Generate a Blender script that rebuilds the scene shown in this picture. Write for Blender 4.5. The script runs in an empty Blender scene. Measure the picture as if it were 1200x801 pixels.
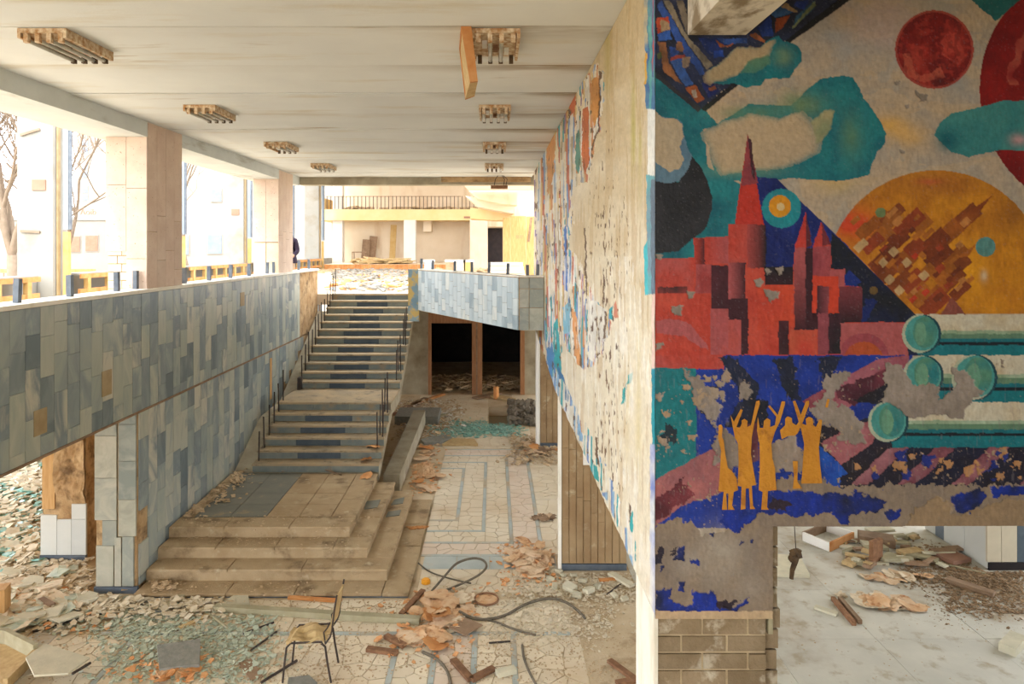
import bpy, bmesh, math, random
import numpy as np
from mathutils import Vector, Matrix, Euler

# ------------------------------------------------------------------ scene, camera, light
scene = bpy.context.scene
COL = scene.collection
F, UC, VC, H = 800.0, 578.0, 290.0, 4.5      # focal length in px, vanishing point, eye height
cam_d = bpy.data.cameras.new('camera')
cam_d.sensor_width = 36.0
cam_d.lens = 36.0 * F / 1200.0
cam_d.shift_x = (600.0 - UC) / 1200.0
cam_d.shift_y = -(400.5 - VC) / 1200.0
cam_d.clip_end = 2000
cam = bpy.data.objects.new('camera', cam_d)
COL.objects.link(cam)
cam.location = (0, 0, H)
cam.rotation_euler = (math.radians(90), 0, 0)
scene.camera = cam

world = bpy.data.worlds.new('sky')
scene.world = world
world.use_nodes = True
wb = world.node_tree.nodes['Background']
wb.inputs[0].default_value = (0.93, 0.97, 1.04, 1)
wb.inputs[1].default_value = 2.3

sun_d = bpy.data.lights.new('sun', 'SUN')
sun_d.energy = 1.0
sun_d.angle = math.radians(6)
sun_d.color = (1.0, 0.93, 0.80)
sun = bpy.data.objects.new('sun', sun_d)
COL.objects.link(sun)
sun.rotation_euler = Vector((0.14, 0.78, -0.60)).to_track_quat('-Z', 'Y').to_euler()

vs = scene.view_settings
vs.view_transform = 'Standard'
vs.look = 'None'
vs.gamma = 1.0
vs.use_curve_mapping = False
vs.exposure = 1.5

R = random.Random(7)

# ------------------------------------------------------------------ helpers
def G(u, v, z=0.0):
    """pixel on a horizontal plane of height z -> point"""
    d = (H - z) * F / (v - VC)
    return Vector(((u - UC) * d / F, d, z))

def P(u, v, d):
    return Vector(((u - UC) * d / F, d, H - (v - VC) * d / F))

def lin(c):
    out = []
    for x in c[:3]:
        x = max(0.0, min(1.0, x / 255.0))
        out.append(x / 12.92 if x <= 0.04045 else ((x + 0.055) / 1.055) ** 2.4)
    return out

class MB:
    def __init__(self):
        self.v = []; self.f = []; self.m = []
    def add(self, vs_, fs, mi=0):
        o = len(self.v)
        self.v += [tuple(p) for p in vs_]
        self.f += [tuple(i + o for i in f) for f in fs]
        self.m += [mi] * len(fs)
        return self
    def box(self, x0, x1, y0, y1, z0, z1, mi=0, mat=None):
        vs_ = [Vector((x, y, z)) for z in (z0, z1) for y in (y0, y1) for x in (x0, x1)]
        if mat is not None:
            vs_ = [mat @ p for p in vs_]
        return self.add(vs_, [(0, 2, 3, 1), (4, 5, 7, 6), (0, 1, 5, 4), (2, 6, 7, 3), (0, 4, 6, 2), (1, 3, 7, 5)], mi)
    def cbox(self, c, s, rot=(0, 0, 0), mi=0):
        m = Matrix.Translation(c) @ Euler(rot).to_matrix().to_4x4()
        return self.box(-s[0]/2, s[0]/2, -s[1]/2, s[1]/2, -s[2]/2, s[2]/2, mi, m)
    def bar(self, a, b, w, h, mi=0):
        """box from a to b, w wide (horizontal), h high"""
        a, b = Vector(a), Vector(b)
        t = (b - a).normalized()
        s = t.cross(Vector((0, 0, 1)))
        s = Vector((1, 0, 0)) if s.length < 1e-4 else s.normalized()
        n = s.cross(t)
        vs_ = [q + s * (i * w / 2) + n * (j * h / 2) for q in (a, b) for j in (-1, 1) for i in (-1, 1)]
        return self.add(vs_, [(0, 2, 3, 1), (4, 5, 7, 6), (0, 1, 5, 4), (2, 6, 7, 3), (0, 4, 6, 2), (1, 3, 7, 5)], mi)
    def prism(self, pts, z0, z1, mi=0):
        n = len(pts)
        vs_ = [(p[0], p[1], z0) for p in pts] + [(p[0], p[1], z1) for p in pts]
        fs = [tuple(range(n - 1, -1, -1)), tuple(range(n, 2 * n))]
        fs += [(i, (i + 1) % n, n + (i + 1) % n, n + i) for i in range(n)]
        return self.add(vs_, fs, mi)
    def xprism(self, prof, x0, x1, mi=0):
        """profile in (y,z) extruded along x"""
        n = len(prof)
        vs_ = [(x0, p[0], p[1]) for p in prof] + [(x1, p[0], p[1]) for p in prof]
        fs = [tuple(range(n)), tuple(range(2 * n - 1, n - 1, -1))]
        fs += [((i + 1) % n, i, n + i, n + (i + 1) % n) for i in range(n)]
        return self.add(vs_, fs, mi)
    def tube(self, path, r, n=6, r2=None, mi=0, caps=True):
        path = [Vector(p) for p in path]
        k = len(path); o = len(self.v); up = None
        for i, p in enumerate(path):
            t = (path[min(i + 1, k - 1)] - path[max(i - 1, 0)]).normalized()
            if up is None or abs(up.dot(t)) > 0.95:
                up = Vector((0, 0, 1)) if abs(t.z) < 0.9 else Vector((1, 0, 0))
            s = t.cross(up).normalized(); w = s.cross(t).normalized(); up = w
            rr = r if r2 is None else r + (r2 - r) * i / (k - 1)
            for j in range(n):
                a = 2 * math.pi * j / n
                self.v.append(tuple(p + s * (rr * math.cos(a)) + w * (rr * math.sin(a))))
        for i in range(k - 1):
            for j in range(n):
                self.f.append((o + i*n + j, o + i*n + (j+1) % n, o + (i+1)*n + (j+1) % n, o + (i+1)*n + j)); self.m.append(mi)
        if caps:
            self.f.append(tuple(o + j for j in range(n - 1, -1, -1))); self.m.append(mi)
            self.f.append(tuple(o + (k-1)*n + j for j in range(n))); self.m.append(mi)
        return self
    def mesh(self, name):
        me = bpy.data.meshes.new(name)
        me.from_pydata(self.v, [], self.f)
        if any(self.m):
            me.polygons.foreach_set('material_index', self.m)
        me.update()
        return me

def tag(o, label=None, cat=None, group=None, kind=None):
    if label: o['label'] = label
    if cat: o['category'] = cat
    if group: o['group'] = group
    if kind: o['kind'] = kind
    return o

def link(name, data, parent=None, loc=None):
    o = bpy.data.objects.new(name, data)
    COL.objects.link(o)
    if parent is not None:
        o.parent = parent
    if loc is not None:
        o.location = loc
    return o

def obj(name, mb, mats, parent=None, label=None, cat=None, group=None, kind=None, smooth=False, loc=None):
    me = mb.mesh(name)
    for m in (mats if isinstance(mats, (list, tuple)) else [mats]):
        me.materials.append(m)
    if smooth:
        me.polygons.foreach_set('use_smooth', [True] * len(me.polygons)); me.update()
    o = link(name, me, parent, loc)
    return tag(o, label, cat, group, kind)

def empty(name, loc=(0, 0, 0), label=None, cat=None, group=None, kind=None, rz=0):
    o = bpy.data.objects.new(name, None)
    o.empty_display_size = 0.1
    COL.objects.link(o)
    o.location = loc
    o.rotation_euler = (0, 0, rz)
    return tag(o, label, cat, group, kind)

def struct(name, mb, mat, label, cat='wall', smooth=False):
    return obj(name, mb, mat, None, label, cat, None, 'structure', smooth)

CUBES = {}
def cube_mesh(mat):
    """unit cube with a small chamfer on the visible edges, shared by all alike pieces"""
    if mat.name not in CUBES:
        bm = bmesh.new()
        bmesh.ops.create_cube(bm, size=1.0)
        me = bpy.data.meshes.new('piece_' + mat.name)
        bm.to_mesh(me); bm.free()
        me.materials.append(mat)
        CUBES[mat.name] = me
    return CUBES[mat.name]

def piece(name, c, s, mat, parent, rot=None):
    o = bpy.data.objects.new(name, cube_mesh(mat))
    COL.objects.link(o)
    o.parent = parent
    o.location = c; o.scale = s
    if rot: o.rotation_euler = rot
    return o

# ------------------------------------------------------------------ materials
def material(name, c1, c2=None, scale=2.0, rough=0.85, bump=0.0, bscale=30.0, rnd=0.0, stretch=(1, 1, 1),
             dirt=None, dirt2=None, metal=0.0, detail=5.0, lo=0.35, hi=0.65, attr=None, spec=0.3):
    m = bpy.data.materials.new(name)
    m.use_nodes = True
    nt = m.node_tree; N = nt.nodes; L = nt.links
    b = N['Principled BSDF']
    b.inputs['Roughness'].default_value = rough
    b.inputs['Metallic'].default_value = metal
    b.inputs['Specular IOR Level'].default_value = spec
    geo = N.new('ShaderNodeNewGeometry')
    mp = N.new('ShaderNodeMapping'); mp.inputs['Scale'].default_value = stretch
    L.new(geo.outputs['Position'], mp.inputs['Vector'])
    vec = mp.outputs['Vector']
    oi = None
    if rnd or name.startswith('marble'):
        oi = N.new('ShaderNodeObjectInfo')
    def noise(sc, det=detail, v=vec, dist=0.0):
        n = N.new('ShaderNodeTexNoise')
        n.inputs['Scale'].default_value = sc; n.inputs['Detail'].default_value = det
        n.inputs['Distortion'].default_value = dist
        n.inputs['Roughness'].default_value = 0.6
        L.new(v, n.inputs['Vector']); return n.outputs['Fac']
    def ramp(fac, stops):
        r = N.new('ShaderNodeValToRGB')
        e = r.color_ramp.elements
        while len(e) < len(stops): e.new(0.5)
        for i, (p, c) in enumerate(stops):
            e[i].position = p; e[i].color = (*c, 1)
        L.new(fac, r.inputs['Fac']); return r.outputs['Color']
    def mix(fac, a, bb, mode='MIX'):
        x = N.new('ShaderNodeMix'); x.data_type = 'RGBA'; x.blend_type = mode
        for s, val in ((0, fac), (6, a), (7, bb)):
            if hasattr(val, 'links'): L.new(val, x.inputs[s])
            elif s == 0: x.inputs[0].default_value = val
            else: x.inputs[s].default_value = (*val, 1)
        return x.outputs[2]
    c2 = c2 or c1
    if attr:
        a = N.new('ShaderNodeAttribute'); a.attribute_name = attr
        g = ramp(noise(scale), [(0.2, (0.86,)*3), (0.8, (1.12,)*3)])
        col = mix(1.0, a.outputs['Color'], g, 'MULTIPLY')
    elif isinstance(c1, list):            # list of tile colours chosen per object, with veins
        r = N.new('ShaderNodeValToRGB'); r.color_ramp.interpolation = 'LINEAR'
        e = r.color_ramp.elements
        while len(e) < len(c1): e.new(0.5)
        for i, c in enumerate(c1):
            e[i].position = i / (len(c1) - 1); e[i].color = (*lin(c), 1)
        add = N.new('ShaderNodeMath'); add.operation = 'MULTIPLY_ADD'
        comb = N.new('ShaderNodeVectorMath'); comb.operation = 'ADD'
        sc = N.new('ShaderNodeVectorMath'); sc.operation = 'SCALE'; sc.inputs['Scale'].default_value = 37.0
        cx = N.new('ShaderNodeCombineXYZ')
        for i in range(3): L.new(oi.outputs['Random'], cx.inputs[i])
        L.new(cx.outputs[0], sc.inputs[0]); L.new(vec, comb.inputs[0]); L.new(sc.outputs[0], comb.inputs[1])
        nz = noise(scale, 6, comb.outputs[0], 1.6)
        add.inputs[1].default_value = 0.75; add.inputs[2].default_value = -0.375
        L.new(nz, add.inputs[0])
        s2 = N.new('ShaderNodeMath'); s2.operation = 'ADD'
        L.new(add.outputs[0], s2.inputs[0]); L.new(oi.outputs['Random'], s2.inputs[1])
        L.new(s2.outputs[0], r.inputs['Fac'])
        col = r.outputs['Color']
    else:
        col = ramp(noise(scale), [(lo, lin(c1)), (hi, lin(c2))])
    for k, dd in enumerate((dirt, dirt2)):
        if dd:
            dc, ds, dlo, dhi = dd[:4]
            v2 = vec
            if len(dd) > 4:
                mp2 = N.new('ShaderNodeMapping'); mp2.inputs['Scale'].default_value = dd[4]
                mp2.inputs['Location'].default_value = (k * 7.3 + 1.7, 3.1, 5.9)
                L.new(geo.outputs['Position'], mp2.inputs['Vector']); v2 = mp2.outputs['Vector']
            f = ramp(noise(ds, 7, v2), [(dlo, (0, 0, 0)), (dhi, (1, 1, 1))])
            col = mix(f, col, tuple(lin(dc)))
    if rnd and not isinstance(c1, list):
        mr = N.new('ShaderNodeMapRange')
        mr.inputs['To Min'].default_value = 1 - rnd; mr.inputs['To Max'].default_value = 1 + rnd
        L.new(oi.outputs['Random'], mr.inputs['Value'])
        hs = N.new('ShaderNodeHueSaturation')
        L.new(col, hs.inputs['Color']); L.new(mr.outputs[0], hs.inputs['Value'])
        col = hs.outputs['Color']
    L.new(col, b.inputs['Base Color'])
    if bump:
        bp = N.new('ShaderNodeBump'); bp.inputs['Strength'].default_value = bump
        bp.inputs['Distance'].default_value = 0.02
        L.new(noise(bscale, 6), bp.inputs['Height']); L.new(bp.outputs[0], b.inputs['Normal'])
    return m

MARBLE = [(96, 108, 112), (120, 130, 130), (142, 150, 144), (156, 160, 146), (172, 172, 156), (132, 142, 140), (112, 124, 128), (182, 178, 160)]
mt = dict(
 marble=material('marble', MARBLE, scale=2.2, rough=0.38, spec=0.5, stretch=(1, 1, 0.5)),
 marble_pale=material('marble_pale', [(150, 164, 170), (186, 198, 200), (205, 212, 210), (172, 186, 190), (214, 216, 208)], scale=2.5, rough=0.4, stretch=(1, 1, 0.4)),
 marble_big=material('marble_big', [(128, 134, 126), (160, 160, 146), (142, 146, 136), (178, 174, 156), (150, 150, 134)], scale=3.0, rough=0.4),
 marble_beige=material('marble_beige', [(196, 184, 158), (178, 168, 146), (204, 196, 176)], scale=2.0, rough=0.5),
 marble_white=material('marble_white', [(188, 190, 184), (202, 202, 194), (178, 182, 178)], scale=2.0, rough=0.4),
 stone_blue=material('stone_blue', (84, 94, 106), (104, 112, 120), 6, 0.5, rnd=0.1),
 core=material('core', (158, 124, 84), (190, 160, 118), 3, 0.95, 0.6, 25, dirt=((112, 88, 62), 5, 0.5, 0.7)),
 concrete=material('concrete', (150, 140, 118), (176, 166, 142), 2, 0.9, 0.25, 40, dirt=((120, 106, 80), 1.4, 0.5, 0.75)),
 ceiling=material('ceiling', (212, 214, 211), (220, 222, 218), 1.0, 0.9, 0.12, 30,
                  dirt=((196, 184, 156), 0.9, 0.55, 0.75, (0.45, 2.2, 1)), dirt2=((160, 138, 102), 1.2, 0.64, 0.78, (0.5, 4.0, 1)), rnd=0.03),
 beam=material('beam', (196, 200, 198), (208, 212, 208), 1.5, 0.9, 0.1, 30, dirt=((150, 142, 120), 2.2, 0.55, 0.8, (1, 0.5, 3))),
 beam_dirty=material('beam_dirty', (208, 198, 178), (222, 214, 198), 2, 0.85, 0.2, 20, dirt=((140, 124, 100), 3.0, 0.47, 0.58, (1.5, 1, 1))),
 terrazzo=material('terrazzo', (206, 180, 160), (216, 194, 174), 4, 0.85, 0.1, 60, rnd=0.04, dirt=((150, 120, 96), 34, 0.64, 0.68)),
 plaster=material('plaster', (224, 210, 182), (236, 224, 200), 2, 0.9, 0.2, 25),
 white_plaster=material('white_plaster', (232, 226, 210), (240, 234, 222), 3, 0.9, 0.3, 20, dirt=((212, 204, 184), 4, 0.55, 0.7, (1, 1, 0.3))),
 dust=material('dust', (162, 138, 104), (178, 156, 122), 2.5, 0.95, 0.6, 45, dirt=((114, 94, 68), 3, 0.52, 0.72), dirt2=((186, 170, 140), 7, 0.60, 0.72, (1, 1, 1))),
 tread=material('tread', (170, 148, 114), (146, 132, 108), 3, 0.9, 0.4, 40, rnd=0.05, dirt=((112, 98, 76), 6, 0.56, 0.72)),
 riser=material('riser', (124, 128, 118), (104, 112, 110), 4, 0.8, 0.1, 40, rnd=0.08, dirt=((150, 126, 92), 3, 0.55, 0.75)),
 riser_dark=material('riser_dark', (64, 74, 82), (78, 88, 94), 5, 0.7, 0.1, 40, rnd=0.1),
 slab_dark=material('slab_dark', (112, 112, 102), (124, 122, 108), 3, 0.8, 0.1, 40, rnd=0.04, dirt=((166, 142, 104), 3, 0.6, 0.75)),
 rust=material('rust', (116, 82, 58), (144, 106, 76), 14, 0.9, 0.4, 60, rnd=0.15),
 rust_light=material('rust_light', (166, 118, 68), (222, 206, 176), 22, 0.8, 0.3, 60),
 steel=material('steel', (86, 94, 104), (110, 116, 122), 8, 0.6, rnd=0.1),
 iron=material('iron', (52, 44, 40), (70, 58, 50), 10, 0.7, rnd=0.15),
 tubeglass=material('tubeglass', (150, 148, 136), (184, 180, 164), 10, 0.3, spec=0.5),
 socket=material('socket', (78, 62, 48), (110, 90, 66), 20, 0.8),
 wood=material('wood', (182, 138, 84), (200, 160, 106), 3, 0.7, 0.15, 30, stretch=(8, 8, 1)),
 wood_pale=material('wood_pale', (196, 170, 124), (176, 148, 102), 4, 0.8, 0.15, 30, rnd=0.12, stretch=(4, 4, 4)),
 wood_orange=material('wood_orange', (184, 122, 68), (204, 150, 96), 5, 0.85, 0.2, 30, rnd=0.12),
 wood_brown=material('wood_brown', (130, 104, 80), (152, 126, 100), 6, 0.85, 0.2, 30, rnd=0.15),
 wood_grey=material('wood_grey', (150, 142, 112), (166, 158, 130), 6, 0.9, 0.2, 30, rnd=0.1),
 frame_wood=material('frame_wood', (150, 104, 70), (172, 126, 88), 3, 0.8, 0.2, 20, stretch=(6, 6, 1)),
 paper=material('paper', (202, 158, 116), (216, 184, 146), 6, 0.9, 0.5, 25, rnd=0.08, dirt=((158, 104, 64), 9, 0.55, 0.7)),
 paper_peach=material('paper_peach', (206, 172, 136), (216, 190, 158), 6, 0.9, 0.5, 25, rnd=0.06, dirt=((176, 116, 76), 9, 0.56, 0.7)),
 paper_grey=material('paper_grey', (206, 186, 156), (220, 204, 176), 6, 0.9, 0.5, 25, dirt=((150, 118, 84), 9, 0.56, 0.7)),
 glass_chip=material('glass_chip', (158, 170, 150), (192, 196, 174), 9, 0.35, spec=0.5),
 glass_teal=material('glass_teal', (120, 172, 160), (158, 194, 180), 9, 0.3, spec=0.5),
 chip=material('chip', (196, 180, 150), (214, 202, 178), 8, 0.9),
 chip_brown=material('chip_brown', (168, 142, 108), (200, 176, 142), 8, 0.95),
 chip_orange=material('chip_orange', (204, 138, 84), (222, 172, 122), 8, 0.9),
 slab_grey=material('slab_grey', (124, 124, 116), (144, 142, 132), 14, 0.85, 0.3, 60, rnd=0.06),
 slab_pale=material('slab_pale', (206, 198, 172), (188, 182, 158), 5, 0.9, 0.2, 30, rnd=0.08),
 pave=material('pave', (216, 200, 172), (226, 214, 190), 1.6, 0.75, 0.08, 60, rnd=0.06, dirt=((194, 166, 126), 0.8, 0.52, 0.74)),
 pave_pink=material('pave_pink', (218, 198, 176), (222, 206, 186), 2, 0.75, rnd=0.05, dirt=((196, 168, 130), 0.8, 0.52, 0.74)),
 pave_blue=material('pave_blue', (164, 172, 168), (182, 188, 182), 2.5, 0.7, rnd=0.05, dirt=((184, 160, 124), 1.2, 0.5, 0.7)),
 grout=material('grout', (190, 168, 134), (208, 190, 160), 2, 0.95, 0.3, 40, dirt=((140, 112, 80), 3, 0.55, 0.75)),
 roomfloor=material('roomfloor', (186, 184, 172), (200, 197, 184), 1.5, 0.55, 0.06, 40, rnd=0.03, dirt=((146, 124, 96), 0.5, 0.53, 0.68), dirt2=((160, 148, 124), 4, 0.54, 0.70)),
 roomgrout=material('roomgrout', (170, 164, 148), (180, 174, 158), 3, 0.9),
 mortar=material('mortar', (164, 144, 112), (186, 166, 132), 5, 0.95, 0.6, 40),
 stain=material('stain', (150, 128, 92), (168, 148, 112), 5, 0.6),
 dirt=material('dirt', (126, 102, 76), (150, 124, 94), 6, 0.98, 0.8, 20),
 rock=material('rock', (104, 96, 84), (130, 120, 104), 9, 0.98, 0.9, 30),
 brick=material('brick', (122, 104, 78), (142, 124, 98), 5, 0.95, 0.5, 40, rnd=0.1, dirt=((176, 164, 142), 6, 0.56, 0.66)),
 brick_pale=material('brick_pale', (206, 190, 160), (220, 206, 178), 5, 0.95, 0.4, 40, rnd=0.06),
 strip=material('strip', (146, 118, 84), (166, 140, 104), 3, 0.8, 0.15, 40, rnd=0.07, dirt=((186, 168, 136), 4, 0.58, 0.7)),
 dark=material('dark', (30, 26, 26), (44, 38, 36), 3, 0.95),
 doorblack=material('doorblack', (34, 28, 30), (46, 38, 38), 3, 0.8),
 cream=material('cream', (212, 194, 166), (218, 202, 178), 1, 0.9, 0.05, 20, dirt=((190, 160, 126), 1.2, 0.56, 0.8, (1, 1, 0.25))),
 cream_yellow=material('cream_yellow', (214, 184, 130), (220, 194, 146), 1, 0.9),
 white=material('white', (226, 222, 212), (234, 230, 222), 1, 0.9),
 outwall=material('outwall', (143, 137, 127), (152, 146, 136), 0.3, 0.95),
 fin=material('fin', (140, 138, 130), (150, 147, 139), 1, 0.95, dirt=((136, 128, 114), 1.5, 0.5, 0.7)),
 hallwhite=material('hallwhite', (206, 200, 188), (214, 208, 198), 1, 0.9),
 yellow=material('yellow', (176, 142, 84), (186, 156, 104), 4, 0.8),
 bluegrey=material('bluegrey', (128, 138, 148), (138, 148, 158), 3, 0.7),
 winblue=material('winblue', (112, 124, 140), (124, 136, 150), 3, 0.4),
 winrust=material('winrust', (146, 108, 88), (156, 118, 98), 3, 0.8),
 bark=material('bark', (124, 108, 90), (138, 120, 102), 5, 0.95),
 ground=material('ground', (150, 140, 122), (164, 154, 134), 0.5, 0.95),
 coat=material('coat', (50, 40, 56), (64, 52, 70), 6, 0.9),
 skin=material('skin', (206, 160, 130), None, 3, 0.7),
 hair=material('hair', (50, 36, 30), None, 3, 0.9),
 trousers=material('trousers', (196, 166, 136), None, 3, 0.9),
 cable=material('cable', (92, 84, 70), (112, 102, 86), 8, 0.7),
 orange_paint=material('orange_paint', (226, 150, 30), (232, 164, 48), 5, 0.6),
 gold=material('gold', (184, 126, 34), (166, 108, 28), 5, 0.6, 0.5, 40, dirt=((150, 96, 30), 8, 0.58, 0.66)),
 cloth=material('cloth', (190, 164, 116), (170, 142, 98), 8, 0.95, 0.4, 30),
 peel=material('peel', (120, 146, 158), (140, 160, 164), 3, 0.85, 0.2, 30, dirt=((200, 170, 104), 4, 0.48, 0.56)),
)
mt['mural'] = material('mural', (0, 0, 0), scale=40, rough=0.62, bump=0.25, bscale=160, attr='paint')

def ceiling_stains(m):
    nt = m.node_tree; N = nt.nodes; L = nt.links
    b = N['Principled BSDF']; src = b.inputs['Base Color'].links[0].from_socket
    geo = N.new('ShaderNodeNewGeometry'); sep = N.new('ShaderNodeSeparateXYZ'); L.new(geo.outputs['Position'], sep.inputs[0])
    def math_(op, a, c=None):
        n = N.new('ShaderNodeMath'); n.operation = op
        for i, v in enumerate((a, c)):
            if v is None: continue
            if hasattr(v, 'links'): L.new(v, n.inputs[i])
            else: n.inputs[i].default_value = v
        return n.outputs[0]
    def rng_(v, a, c, o0=0.0, o1=1.0):
        n = N.new('ShaderNodeMapRange'); n.interpolation_type = 'SMOOTHSTEP'
        L.new(v, n.inputs[0]); n.inputs[1].default_value = a; n.inputs[2].default_value = c; n.inputs[3].default_value = o0; n.inputs[4].default_value = o1
        return n.outputs[0]
    mp = N.new('ShaderNodeMapping'); mp.inputs['Scale'].default_value = (0.7, 3.0, 1); L.new(geo.outputs['Position'], mp.inputs[0])
    nz = N.new('ShaderNodeTexNoise'); nz.inputs['Scale'].default_value = 1.4; nz.inputs['Detail'].default_value = 6; L.new(mp.outputs[0], nz.inputs[0])
    fr = math_('FRACT', math_('DIVIDE', math_('ADD', sep.outputs['Y'], 11.4-5.27+0.04), 1.14))
    near = rng_(fr, 0.0, 0.42, 1.0, 0.0)
    right = rng_(sep.outputs['X'], -1.3, 0.7, 0.12, 1.0)
    k = math_('MULTIPLY', math_('MULTIPLY', near, right), rng_(nz.outputs['Fac'], 0.30, 0.62))
    k = math_('MULTIPLY', k, 0.85)
    mx = N.new('ShaderNodeMix'); mx.data_type = 'RGBA'; L.new(k, mx.inputs[0]); L.new(src, mx.inputs[6]); mx.inputs[7].default_value = (*lin((138, 116, 82)), 1)
    L.new(mx.outputs[2], b.inputs['Base Color'])
ceiling_stains(mt['ceiling'])

# ------------------------------------------------------------------ painter for the murals (paint colour is written on a fine mesh)
rng = np.random.default_rng(3)
NT = rng.random((16, 256, 256))
def vnoise(x, y, seed=0):
    t = NT[seed % 16]
    ix = np.floor(x).astype(int); iy = np.floor(y).astype(int)
    fx = x - ix; fy = y - iy
    fx = fx*fx*(3-2*fx); fy = fy*fy*(3-2*fy)
    a = t[iy & 255, ix & 255]; b = t[iy & 255, (ix+1) & 255]
    c = t[(iy+1) & 255, ix & 255]; d = t[(iy+1) & 255, (ix+1) & 255]
    return (a*(1-fx)+b*fx)*(1-fy) + (c*(1-fx)+d*fx)*fy
def fbm(x, y, seed=0, o=4):
    s = 0; a = 0.5; tot = 0
    for k in range(o):
        s = s + a*vnoise(x*2**k + 17*k, y*2**k + 5*k, seed+k); tot += a; a *= 0.5
    return s/tot
LINLUT = np.array([lin((i, i, i))[0] for i in range(256)])
def nlin(c, gain):
    return np.minimum(np.array(lin(c))*gain, 0.92)

class Painter:
    def __init__(self, U, V, gain):
        self.U = U; self.V = V; self.gain = gain
        self.C = np.zeros(U.shape + (3,)); self.Rl = np.zeros(U.shape)
        self.wu = (fbm(U/9, V/9, 1) - 0.5); self.wv = (fbm(U/9, V/9, 6) - 0.5)
        self.fu = (fbm(U/3.5, V/3.5, 3, 3) - 0.5); self.fv = (fbm(U/3.5, V/3.5, 8, 3) - 0.5)
        self.brush = fbm(U/2.2, V/7.0, 9, 3) - 0.5
        self.cloud = fbm(U/22, V/22, 4, 4) - 0.5
    def mask(self, pts, warp=1.5):
        pts = np.array(pts, float)
        U = self.U + self.wu*warp*2 + self.fu*min(warp, 8); V = self.V + self.wv*warp*2 + self.fv*min(warp, 8)
        pad = warp*3+2
        bb = (self.U > pts[:, 0].min()-pad) & (self.U < pts[:, 0].max()+pad) & (self.V > pts[:, 1].min()-pad) & (self.V < pts[:, 1].max()+pad)
        m = np.zeros(self.U.shape, bool)
        if not bb.any(): return m
        u = U[bb]; v = V[bb]; ins = np.zeros(u.shape, bool)
        n = len(pts)
        for i in range(n):
            x1, y1 = pts[i]; x2, y2 = pts[(i+1) % n]
            if y1 == y2: continue
            c = ((y1 > v) != (y2 > v)) & (u < (x2-x1)*(v-y1)/(y2-y1) + x1)
            ins ^= c
        m[bb] = ins
        return m
    def circ(self, c, r, warp=0.6, ry=None):
        ry = ry or r
        return ((self.U+self.wu*warp-c[0])/r)**2 + ((self.V+self.wv*warp-c[1])/ry)**2 < 1
    def fill(self, m, col, col2=None, g=None, var=0.25, relief=None, blend=1.0):
        c = nlin(col, self.gain)[None]
        if col2 is not None:
            c2 = nlin(col2, self.gain)[None]
            t = self.cloud[m]*2.2+0.5 if g is None else g[m]
            t = np.clip(t, 0, 1)[:, None]
            c = c*(1-t) + c2*t
        c = c*(1 + var*(self.brush[m]*1.2 + self.cloud[m]*0.6))[:, None]
        self.C[m] = self.C[m]*(1-blend) + c*blend
        if relief is not None: self.Rl[m] = relief
    def poly(self, pts, col, col2=None, g=None, warp=1.0, **k):
        m = self.mask(pts, warp); self.fill(m, col, col2, g, **k); return m
    def grad(self, a, b):
        """0 at point a, 1 at point b"""
        a = np.array(a, float); b = np.array(b, float); d = b-a
        return ((self.U-a[0])*d[0] + (self.V-a[1])*d[1]) / (d@d)
    def soft(self, c, r, col, amt=0.6, ry=None):
        ry = ry or r
        q = ((self.U-c[0])/r)**2 + ((self.V-c[1])/ry)**2
        w = np.clip(np.exp(-q*1.5)*amt*(1+self.cloud*1.5), 0, 1)[..., None]
        self.C = self.C*(1-w) + nlin(col, self.gain)*w
    def softpoly(self, pts, col, col2=None, warp=2.0):
        a = np.array(pts, float); c = a.mean(0)
        for k in (1.16, 1.10, 1.05, 1.0, 0.95, 0.88):
            self.poly(list((a-c)*k+c), col, col2, warp=warp, blend=0.38, var=0.2)
    def rect(self, x0, y0, x1, y1, col, col2=None, g=None, **k):
        return self.poly([(x0, y0), (x1, y0), (x1, y1), (x0, y1)], col, col2, g, **k)

def tr(pts, s, ox, oy):
    return [(x/s+ox, y/s+oy) for x, y in pts]

def grid_mesh(name, XYZ, C, keep, mat):
    h, w = XYZ.shape[:2]
    idx = np.arange(h*w).reshape(h, w)
    q = np.stack([idx[:-1, :-1], idx[1:, :-1], idx[1:, 1:], idx[:-1, 1:]], -1)
    kf = keep[:-1, :-1] & keep[1:, :-1] & keep[1:, 1:] & keep[:-1, 1:]
    q = q[kf]
    used = np.zeros(h*w, bool); used[q.ravel()] = True
    remap = np.cumsum(used)-1
    q = remap[q]; V = XYZ.reshape(-1, 3)[used]; Cc = C.reshape(-1, 3)[used]
    me = bpy.data.meshes.new(name)
    me.vertices.add(len(V)); me.vertices.foreach_set('co', V.astype(np.float32).ravel())
    me.loops.add(q.size); me.loops.foreach_set('vertex_index', q.astype(np.int32).ravel())
    me.polygons.add(len(q)); me.polygons.foreach_set('loop_start', np.arange(0, q.size, 4, dtype=np.int32))
    me.update(calc_edges=True)
    a = me.color_attributes.new('paint', 'FLOAT_COLOR', 'POINT')
    a.data.foreach_set('color', np.concatenate([Cc, np.ones((len(Cc), 1))], 1).astype(np.float32).ravel())
    me.polygons.foreach_set('use_smooth', np.ones(len(q), bool))
    me.materials.append(mat)
    return me

D1 = 3.867            # depth of the mural wall that faces the gallery
XM = 0.918            # plane of the mural wall along the hall

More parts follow.
